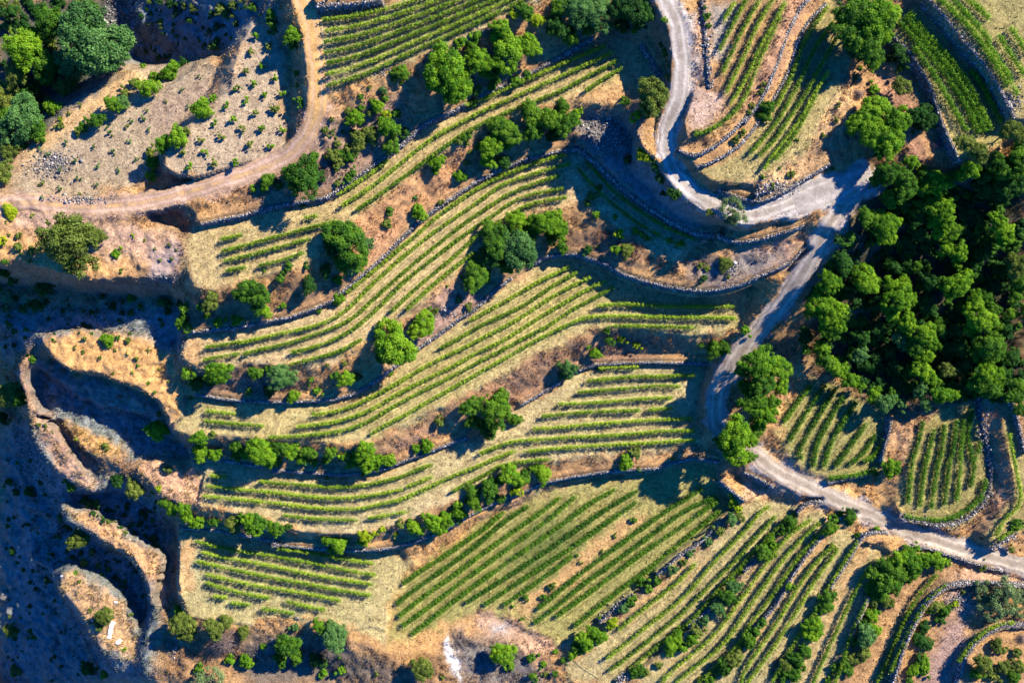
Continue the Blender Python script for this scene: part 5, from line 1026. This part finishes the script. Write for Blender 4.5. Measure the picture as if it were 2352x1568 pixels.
for w, nrm, h, lab in wall_geo:
    q = np.column_stack([w, nrm])
    q = resample(q, 0.30)
    n = len(q)
    yaw = np.arctan2(*(np.gradient(q[:, :2], axis=0).T[::-1]))
    rubble = "rubble" in lab or "heap" in lab or "tumbled" in lab or "broken" in lab
    courses = max(2, int(round((h + .25) / .36)))
    cen, size, yw = [], [], []
    for c in range(courses):
        z = q[:, 2] - 0.1 + (c + .5) * (h + .25) / courses
        for off in ((-.19, .0, .19) if c == courses - 1 else (-.14,)):
            keep = rng.random(n) > (.28 if (rubble and c == courses - 1) else .04)
            jit = rng.normal(0, .13 if rubble else .06, (n, 2))
            p = q[:, :2] - q[:, 3:5] * (-off) + jit + (q[:, 3:5] * 0.08 * c)
            p = p + rng.uniform(-.12, .12, (n, 1)) * np.stack([np.cos(yaw), np.sin(yaw)], -1)
            cen.append(np.column_stack([p, z + rng.normal(0, .05, n)])[keep])
            sz = np.column_stack([rng.uniform(.18, .42, n), np.full(n, .26 if c == courses - 1 else .5) * rng.uniform(.6, 1.3, n),
                                  (h + .25) / courses * rng.uniform(.9, 1.25, n)])
            size.append(sz[keep]); yw.append((yaw + rng.normal(0, .22, n))[keep])
    if rubble:
        m = int(n * 3)
        i = rng.integers(0, n, m)
        off = rng.normal(0, .5, m)
        p = q[i, :2] + q[i, 3:5] * off[:, None] + rng.normal(0, .3, (m, 2))
        cen.append(np.column_stack([p, ground(p[:, 0], p[:, 1]) + .08])); s3 = rng.uniform(.18, .5, (m, 1)) * rng.uniform(.7, 1.2, (m, 3))
        size.append(s3); yw.append(rng.uniform(0, 6, m))
    V, F, pf = stones(np.vstack(cen), np.vstack(size), np.concatenate(yw), rng)
    o = link("stone_wall", np_mesh("stone_wall", V, F, STONE, per_face=pf), lab, "stone wall", "dry stone walls holding up the terraces", kind="thing")

# loose stones lying about
RUB = ["A2 490,20 850,20 700,60 520,60", "A1 380,1290 560,1330 480,1300 700,1270", "A1 240,1000 480,1010 350,1120 200,1150", "B1 990,350 1160,370 1150,410 1010,390",
       "B2 1300,560 1420,560 1420,620 1310,640", "A4 100,1200 330,1170 250,1270 90,1260", "B3 1550,300 1700,270 1700,330 1600,350",
       "A1 700,20 880,0 900,230 780,180", "B1 100,1400 250,1530 C1 300,230 180,90", "C4 1320,1020 1430,970 1480,1040 1330,1080", "A2 900,440 980,440 960,500 880,500",
       "C1 1100,1230 1180,1300 1160,1380 1080,1400", "A3 700,750 1000,800 950,1020 760,1000", "A1 330,1000 450,1010 420,1080 300,1060",
       "C2 350,1130 400,1140 390,1150 340,1140", "A4 1680,600 1800,700 1800,760 1700,720"]
cen = []
for s in RUB:
    p = P(s); lo, hi = p.min(0), p.max(0)
    m = int((hi - lo).prod() * 0.13)
    g_ = rng.normal(0, .27, (m, 2)) * (hi - lo) + (lo + hi) / 2
    cen.append(drop(g_))
cen = np.vstack(cen)
m = len(cen)
V, F, pf = stones(cen + np.array((0, 0, .05)), rng.lognormal(-1.75, .45, (m, 1)) * rng.uniform(.7, 1.3, (m, 3)), rng.uniform(0, 6, m), rng)
link("loose_stones", np_mesh("loose_stones", V, F, STONE, per_face=pf), "pale broken stones strewn over the banks and slopes", "stones", kind="stuff")

# ------------------------------------------------------------------ vine rows
ORD = "first second third fourth fifth sixth seventh eighth ninth tenth eleventh twelfth thirteenth fourteenth fifteenth sixteenth seventeenth eighteenth nineteenth".split()
for _t, _o in (("twenty", "twentieth"), ("thirty", "thirtieth"), ("forty", "fortieth"), ("fifty", "fiftieth")):
    ORD += [_o] + [_t + "-" + x for x in ORD[:9]]


def wood_mat(name, c):
    m, t, out = new_mat(name)
    b = N(t, "ShaderNodeBsdfPrincipled")
    g = N(t, "ShaderNodeNewGeometry")
    col = ramp(t, noise(t, 9, 3, .6, g.outputs["Position"]), [(0.3, tuple(x * .6 for x in c)), (0.7, c)])
    t.links.new(col, b.inputs["Base Color"])
    b.inputs["Roughness"].default_value = .85
    t.links.new(b.outputs[0], out.inputs[0])
    return m


POSTM = wood_mat("grey_post_wood", (.30, .26, .22))


def bar(p0, p1, r0, r1=None, k=6):
    p0, p1 = np.array(p0, float), np.array(p1, float)
    r1 = r0 if r1 is None else r1
    d = p1 - p0; d /= np.linalg.norm(d) + 1e-9
    u = np.cross(d, (0.3, 0.5, 0.8)); u /= np.linalg.norm(u); v = np.cross(d, u)
    an = np.arange(k) * 2 * math.pi / k
    c = np.cos(an)[:, None] * u + np.sin(an)[:, None] * v
    V = np.vstack([p0 + c * r0, p1 + c * r1])
    F = [[i, (i + 1) % k, k + (i + 1) % k, k + i] for i in range(k)]
    for b in (0, k):
        for i in range(1, k - 1, 2):
            F.append([b, b + i, b + i + 1, b + min(i + 2, k - 1)] if i + 2 < k else [b, b + i, b + i + 1, b + i + 1])
    return V, [f for f in F if len(set(f)) == 4]


def bars(lst):
    V, F, n = [], [], 0
    for a in lst:
        v, f = bar(*a)
        V.append(v); F += [[i + n for i in q] for q in f]; n += len(v)
    return np.vstack(V), np.array(F)


for phrase, kind, rows in row_list:
    for ri, r in enumerate(rows):
        w = drop(resample(r, 4.0), 0.9)
        w[:, :2] = w[:, :2]
        w = resample(w, 0.2)
        L = len(w) * 0.2
        t = np.gradient(w[:, :2], axis=0); t /= np.hypot(*t.T)[:, None] + 1e-9
        nr = np.stack([-t[:, 1], t[:, 0]], -1)
        s_ = np.arange(len(w)) * 0.2
        sd = int(rng.integers(1e6))
        vig = 0.40 + 0.85 * vnoise(s_, s_ * 0, 1.25, sd) * (0.35 + 1.05 * vnoise(s_, s_ * 0 + 9, 6, sd + 1))
        vig = np.clip(vig * (1.2 if kind != "d" else .7), .12, 1.25)
        vig = vig * (.78 + .34 * np.cos(2 * math.pi * s_ / 1.15 + 2 * vnoise(s_, s_ * 0, 6, sd + 3)))
        gap = vnoise(s_, s_ * 0 + 3, 1.6, sd + 2) < .13
        dens = {"v": 150, "m": 170, "d": 120, "s": 190}[kind]
        m = int(L * dens)
        i = rng.integers(0, len(w), m)
        i = i[(rng.random(m) < vig[i]) & ~(gap[i] & (rng.random(m) < .6))]
        m = len(i)
        hw = {"v": .31, "m": .52, "d": .30, "s": .50}[kind] * (0.7 + .5 * vig[i])
        u = rng.normal(0, .62, m).clip(-1.7, 1.7)
        top = {"v": 1.95, "m": 2.0, "d": 1.4, "s": 1.5}[kind] * (.72 + .33 * vig[i])
        zz = .32 + (top - .32) * rng.beta(1.7, 1.1, m)
        cn = np.column_stack([w[i, :2] + nr[i] * (u * hw)[:, None] + rng.normal(0, .13, (m, 2)), w[i, 2] + zz])
        nn = np.column_stack([nr[i] * u[:, None] + rng.normal(0, .45, (m, 2)), rng.uniform(.3, 1.3, m)])
        V, F = leaf_quads(cn, nn, rng.uniform(.17, .31, m), rng)
        me = np_mesh("vine_row", V, F, LM[{"m": "b", "s": "m"}.get(kind, "v")], per_face=rng.random(m))
        lab = "vine row, %s %s" % (ORD[ri], phrase)
        o = link("vine_row", me, lab, "vine row", "vine rows planted along the terraces")
        # end posts of the trellis
        for e in (0, len(w) - 1):
            b = w[e]
            V, F = bars([(b - (0, 0, .2), b + (0, 0, 1.55), .05)])
            link("end_post", np_mesh("end_post", V, F, POSTM), parent=o)

# ------------------------------------------------------------------ trees and shrubs
RAW = {}


def crown(seed, nb, nl, leaf, hz=.8, spread=.72, kind="round"):
    """unit crown, radius about 1: leaf clusters gathered into bunches of uneven size"""
    r = np.random.default_rng(seed)
    ang = r.uniform(0, 2 * math.pi, nb)
    rad = np.sqrt(r.random(nb)) * spread
    asym = 1 + .22 * np.cos(ang * 2 + r.uniform(0, 6)) + .14 * np.cos(ang * 3 + r.uniform(0, 6))
    bx, by = np.cos(ang) * rad * asym, np.sin(ang) * rad * asym
    dome = np.sqrt(np.clip(1 - (rad / (spread + .18)) ** 2, 0, 1))
    bz = (.25 + .75 * dome * r.uniform(.35, 1.0, nb)) * hz
    br = r.uniform(.12, .30, nb) * (1.15 - .35 * rad / spread) * (60 / max(nb, 40)) ** .35
    if kind == "wispy":
        br *= .8
    pr = br ** 2; pr /= pr.sum()
    i = r.choice(nb, nl, p=pr)
    d = r.normal(size=(nl, 3)); d[:, 2] = d[:, 2] * .9 + .25
    d /= np.linalg.norm(d, axis=1, keepdims=True)
    rr = br[i] * (r.beta(5, 1.6, nl) if kind != "wispy" else r.beta(1.6, 1.2, nl) * 1.25)
    # lumps inside each bunch
    lump = 1 + .22 * np.sin(d[:, 0] * 7 + i) * np.sin(d[:, 1] * 8 + 2 * i) + .12 * np.sin(d[:, 2] * 15 + i)
    c = np.column_stack([bx[i], by[i], bz[i]]) + d * (rr * lump)[:, None]
    c[:, 2] = np.maximum(c[:, 2], .02)
    nn = d + r.normal(0, .5, (nl, 3)); nn[:, 2] += .35
    V, F = leaf_quads(c, nn, leaf * r.uniform(.7, 1.35, nl), r)
    shade = np.clip(r.normal(.5, .24, nl) * .7 + (r.random(nb)[i] - .5) * .75 + .15, 0, 1)
    me = np_mesh("crown", V, F, LM["m"], per_face=shade)
    RAW[me.name] = (V, F, shade)
    return me


def trunk(seed, hz=1.0):
    r = np.random.default_rng(seed)
    lst = []
    base = np.array((0, 0, -.35)); top = np.array((r.normal(0, .05), r.normal(0, .05), .35 * hz))
    lst.append((base, top, .085, .06))
    for k in range(6):
        a_ = k * 1.05 + r.uniform(-.3, .3)
        e = top + np.array((math.cos(a_) * r.uniform(.3, .5), math.sin(a_) * r.uniform(.3, .5), r.uniform(.15, .45) * hz))
        lst.append((top - (0, 0, .08), e, .045, .022))
        for j in range(2):
            b_ = a_ + r.uniform(-.7, .7)
            lst.append((e, e + np.array((math.cos(b_) * .25, math.sin(b_) * .25, r.uniform(0, .25) * hz)), .02, .008))
    V, F = bars(lst)
    return np_mesh("trunk", V, F, BARK)


CR = {
    "big": [crown(100 + k, 120, 20000, .048, .9) for k in range(4)],
    "mid": [crown(200 + k, 60, 8500, .066, .9) for k in range(4)],
    "small": [crown(300 + k, 18, 2200, .12, .8) for k in range(4)],
    "tiny": [crown(400 + k, 8, 420, .24, .75) for k in range(3)],
    "wispy": [crown(500 + k, 30, 4600, .062, .7, .8, "wispy") for k in range(3)],
    "low": [crown(600 + k, 22, 2600, .10, .42, .8) for k in range(3)],
    "sap": [crown(700 + k, 6, 190, .20, .6, .6, "wispy") for k in range(3)],
}
TR = [trunk(k) for k in range(4)]


def twigs(seed):
    r = np.random.default_rng(seed)
    lst = []
    for k in range(150):
        a_, e_ = r.uniform(0, 6.28), r.uniform(.25, 1.5)
        L = r.uniform(.5, 1.0)
        d = np.array((math.cos(a_) * math.cos(e_), math.sin(a_) * math.cos(e_), math.sin(e_) * .7))
        m_ = d * L * .6 + r.normal(0, .05, 3)
        lst.append(((0, 0, 0), m_, .012, .008))
        for j in range(4):
            lst.append((m_, d * L + r.normal(0, .13, 3), .006, .003))
    V, F = bars(lst)
    return np_mesh("branches", V, F, LM["x"], per_face=r.random(len(F)))


TW = [twigs(1), twigs(2)]


def plant(base, rad, k, name, label, group, proto=None, hfac=None, crown_lift=None):
    tree = name == "tree"
    if k == "x":
        o = link("dead_bush", None, label, "dead bush", group)
        o.location = base
        c = link("branches", TW[int(rng.integers(2))], parent=o)
        c.scale = (rad * 1.05, rad * 1.05, rad * .8); c.rotation_euler[2] = rng.uniform(0, 6)
        return o
    me = CR[proto][int(rng.integers(len(CR[proto])))]
    lift = (crown_lift if crown_lift is not None else (.35 if tree else -.05)) * rad
    hs = (hfac or rng.uniform(.95, 1.2)) * rad
    o = bpy.data.objects.new(name, None)
    o.empty_display_size = .3
    COL.objects.link(o)
    o["label"] = label; o["category"] = name; o["group"] = group
    o.location = base
    s1 = rad * rng.uniform(1.02, 1.16)
    c = link("crown", me, parent=o)
    c.location = (0, 0, lift)
    c.scale = (s1, s1 * rng.uniform(.88, 1.08), hs)
    c.rotation_euler[2] = rng.uniform(0, 6.28)
    c.material_slots[0].link = 'OBJECT'
    c.material_slots[0].material = LM[k]
    if rad > .75:
        t_ = link("trunk", TR[int(rng.integers(4))], parent=o)
        t_.location = (0, 0, .25 * rad if lift > 0 else 0)
        t_.scale = (rad * .8, rad * .8, rad * 1.0 if tree else rad * .6)
    return o


def parse_veg(s):
    out, sh = [], SHEET["U"]
    for tok in s.split():
        if tok in SHEET:
            sh = SHEET[tok]; continue
        x, y, r_, k = tok.split(",")
        if float(r_) < 8:
            continue
        out.append((sh[0] + float(x) * sh[2], sh[1] + float(y) * sh[2], float(r_) * sh[2] * S * 1.12, k))
    return out


allp = []
for where, s in VEG:
    inwood = "wood" in where
    for x, y, rad, k in parse_veg(s):
        name = "dead_bush" if k == "x" else "tree" if rad > 2.35 else "bush"
        size = "big" if rad > 3.4 else "medium-sized" if rad > 1.9 else "small" if rad > .95 else "tiny"
        if inwood: rad *= 1.16
        if any(t_ in where for t_ in ('hedge', 'bush row', 'bush line', 'leafy strip', 'shrub mass')): rad *= 1.2
        cl = (1.0 if k != "d" else .4) if inwood and rad > 1.4 else None
        if ("shaded road" in where or "leafy grove" in where or "giant oak" in where) and rad > 1.8: cl = 1.0
        allp.append(dict(x=x, y=y, rad=rad, k=k, name=name, size=size, where=where, cl=cl, h=1.3 if inwood else None))
bushes = sorted([p for p in allp if p["name"] == "bush"], key=lambda p: -p["rad"])
minor = bushes[292:]
for p in minor:
    p["name"] = "scrub"
LOOKS = {}
for p in allp:
    LOOKS.setdefault((p["where"], p["name"], p["size"], p["k"]), []).append(p)
scrub = [[], [], [], []]
KL = list(LM)
nvert = 0
for key, lst in LOOKS.items():
    lst.sort(key=lambda p: p["x"])
    for n_, p in enumerate(lst):
        rad, k = p["rad"], p["k"]
        tree = p["name"] == "tree"
        lift = ((p["cl"] if p["cl"] is not None else (.35 if tree else 0)) + .5) * rad
        b = drop(np.array([[p["x"], p["y"]]]), lift)[0]
        proto = "wispy" if k == "w" else "big" if rad > 3.3 else "mid" if rad > 1.9 else "small" if rad > .75 else "tiny"
        if p["name"] == "scrub":
            me = CR["tiny" if rad < .9 else "small"][int(rng.integers(3))]
            V, F, pf = RAW[me.name]
            a_ = rng.uniform(0, 6.28); c_, s_ = math.cos(a_), math.sin(a_)
            V = V * (rad * 1.1, rad * 1.1, rad)
            V = np.column_stack([V[:, 0] * c_ - V[:, 1] * s_, V[:, 0] * s_ + V[:, 1] * c_, V[:, 2]]) + b
            scrub[0].append(V); scrub[1].append(F + nvert); scrub[2].append(pf); scrub[3].append(np.full(len(F), KL.index(k)))
            nvert += len(V)
            continue
        nm = "bush" if p["name"] == "dead_bush" else p["name"]
        look = "%s %s %s" % (p["size"], CNAME[k], nm)
        if len(lst) == 1:
            lab = "only %s %s" % (look, p["where"])
        elif n_ == 0:
            lab = "leftmost %s %s" % (look, p["where"])
        elif n_ == len(lst) - 1:
            lab = "rightmost %s %s" % (look, p["where"])
        else:
            lab = "%s %s from left, %s" % (ORD[n_], look, p["where"])
        plant(tuple(b), rad, k, p["name"], lab, "trees and bushes " + p["where"], proto, p["h"], p["cl"])
for tx in ("A1 900,0 1620,0 1500,300 1150,370 950,390", "C1 0,0 250,150 450,600 330,900 600,1568 0,1568", "B1 0,430 1100,500 1100,690 600,700 0,900", "C1 500,350 1000,420 1080,700 700,560", "C1 250,560 900,800 950,1100 500,800", "B4 620,120 1829,20 1829,1150 1500,1180 1250,1100 900,1180 600,1000 480,700 560,300", "A1 0,0 620,0 600,450 350,700 0,1000", "A4 880,1150 1829,1080 1829,1568 900,1568"):
    pl = P(tx); lo, hi = pl.min(0), pl.max(0)
    g_ = rng.uniform(lo, hi, ({"B4": 420, "A1": 110, "C1": 150, "B1": 90, "A4": 130}[tx[:2]], 2))
    q_ = DR.poly(pl)[np.clip(((g_[:, 1] - DR.y0) / 2).astype(int), 0, DR.ny - 1), np.clip(((g_[:, 0] - DR.x0) / 2).astype(int), 0, DR.nx - 1)]
    for bb in drop(g_[q_], 1.0):
        me = CR["small"][int(rng.integers(4))]
        V, F, pf = RAW[me.name]
        sc_ = rng.uniform(1.0, 2.4) if tx[:2] in ("B4", "A4") or tx.startswith("A1 0,0") else rng.lognormal(-.35, .4)
        scrub[0].append(V * (sc_ * 1.1, sc_, sc_ * .8) + bb); scrub[1].append(F + nvert); scrub[2].append(pf * .8)
        scrub[3].append(np.full(len(F), KL.index("d" if rng.random() < .7 else ("m" if tx[:2] in ("B4", "A4") else "o"))))
        nvert += len(V)
link("low_scrub", np_mesh("low_scrub", np.vstack(scrub[0]), np.vstack(scrub[1]), per_face=np.concatenate(scrub[2]), mats=[LM[k] for k in KL],
     mi=np.concatenate(scrub[3])), "countless small green and yellowish shrubs and weeds dotting the banks", "scrub", kind="stuff")

items = sorted(map(tuple, P(ORCH)))
for n_, (x, y) in enumerate(items):
    b = drop(np.array([[x, y]]), .9)[0]
    plant(tuple(b), rng.uniform(.95, 1.15), "b" if rng.random() < .6 else "o", "shrub", "young round shrub, %s from the left on the pale plantation above the dirt track" % ORD[n_],
          "young shrubs in rows on the pale plantation", proto="tiny", crown_lift=.35)
items = sorted(map(tuple, P(SAPL)))
for n_, (x, y) in enumerate(items):
    b = drop(np.array([[x, y]]), .4)[0]
    plant(tuple(b), rng.uniform(.8, 1.2), "g" if rng.random() < .6 else "o", "sapling", "thin spindly sapling, %s from the left on the pale slope at upper left" % ORD[n_],
          "thin saplings on the pale slope", proto="sap", crown_lift=.1)

#@EXTRA
# ------------------------------------------------------------------ dry grass on the banks and edges
def tufts(name, n, seed, where, label, tint, hgt, kind="grass"):
    r = np.random.default_rng(seed)
    x, y = r.uniform(-138, 138, n * 3), r.uniform(-94, 94, n * 3)
    u = ((x - R.x0) / R.step).astype(int); v = ((y - R.y0) / R.step).astype(int)
    pr = where[v, u]
    k = r.random(n * 3) < pr
    x, y = x[k][:n], y[k][:n]
    # clumped
    m = vnoise(x, y, 1.7, seed) > .42
    x, y = x[m], y[m]
    z = ground(x, y)
    c = col_at(x, y, z) * tint * r.uniform(.75, 1.35, (len(x), 1))
    V, Cc = [], []
    for _ in range(3):
        a_ = r.uniform(0, 6.28, len(x))
        dx, dy = np.cos(a_), np.sin(a_)
        h = hgt * r.uniform(.5, 1.3, len(x)); w_ = r.uniform(.05, .13, len(x))
        ln = r.uniform(.1, .5, (len(x), 2)) * r.choice([-1, 1], (len(x), 2)) * hgt
        o_ = r.normal(0, .12, (len(x), 2))
        p0 = np.column_stack([x + o_[:, 0], y + o_[:, 1], z - .05])
        e = np.column_stack([dx * w_, dy * w_, 0 * x])
        t_ = p0 + np.column_stack([ln, h])
        V.append(np.stack([p0 - e, p0 + e, t_ + e * .4, t_ - e * .4], 1))
        Cc.append(np.repeat(c[:, None], 4, 1))
    V = np.concatenate(V).reshape(-1, 3); Cc = np.concatenate(Cc).reshape(-1, 3)
    F = np.arange(len(V)).reshape(-1, 4)
    link(name, np_mesh(name, V, F, TUFT, np.clip(Cc, 0, .85)), label, kind, kind="stuff")


bankm = blur((~fixed).astype(float), 1)
roadm = np.zeros_like(bankm)
for name, q, wid in road_geo:
    D_, _ = R.line(q[:, :2], wid)
    roadm = np.maximum(roadm, D_ < wid * .5 + .2)
open_ = (1 - roadm)
tufts("dry_grass", 100000, 901, np.clip(bankm * .9 + .12, 0, 1) * open_, "straw-coloured dry grass and brush covering the banks between terraces", 1.15, .42)

# low green and dead cover between the vine rows
cult = np.zeros_like(bankm)
for name, s, z, gx, gy in PLOTS:
    if name in CULT or name in ("spur", "east_field", "top_field", "strip_five", "strip_six", "edge_strip"):
        d = P(s)
        cult = np.maximum(cult, R.poly(toW(d, plane_z(d, z, gx, gy, d.mean(0)))))
tufts("low_ground_cover", 90000, 902, cult * open_ * .95, "short green weeds and straw mulch covering the lanes between the vine rows", np.array((.82, 1.05, .7)), .13)

# scattered dark brush in the shaded valley
tufts("valley_brush", 40000, 903, np.clip(deep * 1.5 + wildf * (R.X < -60) * (H < 16), 0, 1) * .9, "dusky low brush and dead grass on the shaded valley slopes", np.array((.9, 1.05, .85)), .8, "brush")

# ------------------------------------------------------------------ utility pole
def simple_mat(name, c, r=.6):
    m, t, out = new_mat(name)
    b_ = N(t, "ShaderNodeBsdfPrincipled")
    g_ = N(t, "ShaderNodeNewGeometry")
    cc_ = ramp(t, noise(t, 4, 3, .6, g_.outputs["Position"]), [(0.3, tuple(x * .82 for x in c)), (0.7, c)])
    t.links.new(cc_, b_.inputs["Base Color"]); b_.inputs["Roughness"].default_value = r
    t.links.new(b_.outputs[0], out.inputs[0])
    return m


p = drop(P("B3 1450,150"), 4)[0]
root = link("utility_pole", None, "wooden utility pole throwing a long thin shadow beside the sunlit track end", "utility pole")
root.location = tuple(p)
V, F = bars([((0, 0, -.5), (0, 0, 8.2), .17, .11, 10)])
link("pole", np_mesh("pole", V, F, wood_mat("pole_wood", (.24, .17, .12)), smooth_=False), parent=root)
V, F = bars([((-.8, .2, 7.7), (.8, -.2, 7.7), .07, .07, 6)])
link("crossarm", np_mesh("crossarm", V, F, POSTM), parent=root)
for q_ in (-.7, 0, .7):
    V, F = bars([((q_, -q_ * .25, 7.75), (q_, -q_ * .25, 8.0), .06, .04, 8)])
    link("insulator", np_mesh("insulator", V, F, simple_mat("porcelain", (.6, .6, .58), .3)), parent=root)

# ------------------------------------------------------------------ white sheets on the valley mound
SHEETM = simple_mat("white_plastic", (.8, .8, .82), .4)
for s, wd, lab in [("C1 740,1165 722,1215 712,1275", 1.15, "long crumpled white plastic sheet on the orange mound, lower left"),
                   ("C1 790,1280 762,1312", .9, "crumpled white sheet just below the long white sheet"),
                   ("C1 745,1038 768,1040", .5, "small white scrap near the upper right of the orange mound"),
                   ("C1 598,1160 620,1158", .4, "small white scrap left of the long white sheet"),
                   ("C1 385,872 412,866", .45, "small white scrap at the top tip of the orange mound")]:
    w = resample(drop(P(s), .2), .18)
    t = np.gradient(w[:, :2], axis=0); t /= np.hypot(*t.T)[:, None]
    nr = np.stack([-t[:, 1], t[:, 0]], -1)
    K = 9
    V = []
    for k in range(K):
        u_ = (k / (K - 1) - .5) * wd * (1 + rng.normal(0, .12, len(w)))
        xy = w[:, :2] + nr * u_[:, None]
        V.append(np.column_stack([xy, ground(xy[:, 0], xy[:, 1]) + .18 + rng.random(len(w)) * .22 * (1 - abs(k / (K - 1) * 2 - 1)) + .1]))
    V = np.vstack(V); n = len(w)
    F = [[k * n + i, k * n + i + 1, (k + 1) * n + i + 1, (k + 1) * n + i] for k in range(K - 1) for i in range(n - 1)]
    link("plastic_sheet", np_mesh("plastic_sheet", V, F, SHEETM, smooth_=False), lab, "plastic sheet")

# ------------------------------------------------------------------ pipes and edging
PIPEM = simple_mat("black_plastic", (.03, .03, .035), .5)


def pipe(s, r_, name, lab, cat, wav=0.0, lift=.06, smooth_it=2):
    w = resample(smooth(P(s), smooth_it), 2.0)
    if wav:
        t = np.gradient(w, axis=0); t /= np.hypot(*t.T)[:, None]
        w = w + np.stack([-t[:, 1], t[:, 0]], -1) * (np.sin(np.arange(len(w)) * 1.25) * wav)[:, None]
    w = drop(w, .1)
    q_ = [(w[i] + (0, 0, lift), w[i + 1] + (0, 0, lift), r_, r_, 6) for i in range(len(w) - 1)]
    V, F = bars(q_)
    link(name, np_mesh(name, V, F, PIPEM), lab, cat)


pipe("C1 470,803 430,780 370,772 345,800 352,840 375,880 372,915", .10, "wavy_edging", "black wavy edging strip around the top of the orange mound", "edging", 1.6, .12)
pipe("A1 1640,0 1690,50 1710,95 1730,150", .05, "water_pipe", "thin black pipe on the dark slope at the top left", "pipe")
pipe("A1 1250,380 1310,355 1390,372 1500,345 1560,300", .04, "water_pipe", "thin black pipe crossing above the shaded tip of the sapling slope", "pipe")
pipe("A1 1195,1000 1205,1050 1222,1085 1300,1100 1400,1080 1530,1060", .035, "water_pipe", "thin irrigation pipe linking the lowest shrubs of the pale plantation", "pipe")
pipe("C3 610,1415 660,1470 730,1510 770,1540", .05, "water_pipe", "thin dark hose curving over the orange corner at the bottom", "pipe")
pipe("C3 290,1130 330,1160 360,1180", .04, "water_pipe", "short dark hose beside the foot of the diagonal orange path", "pipe")
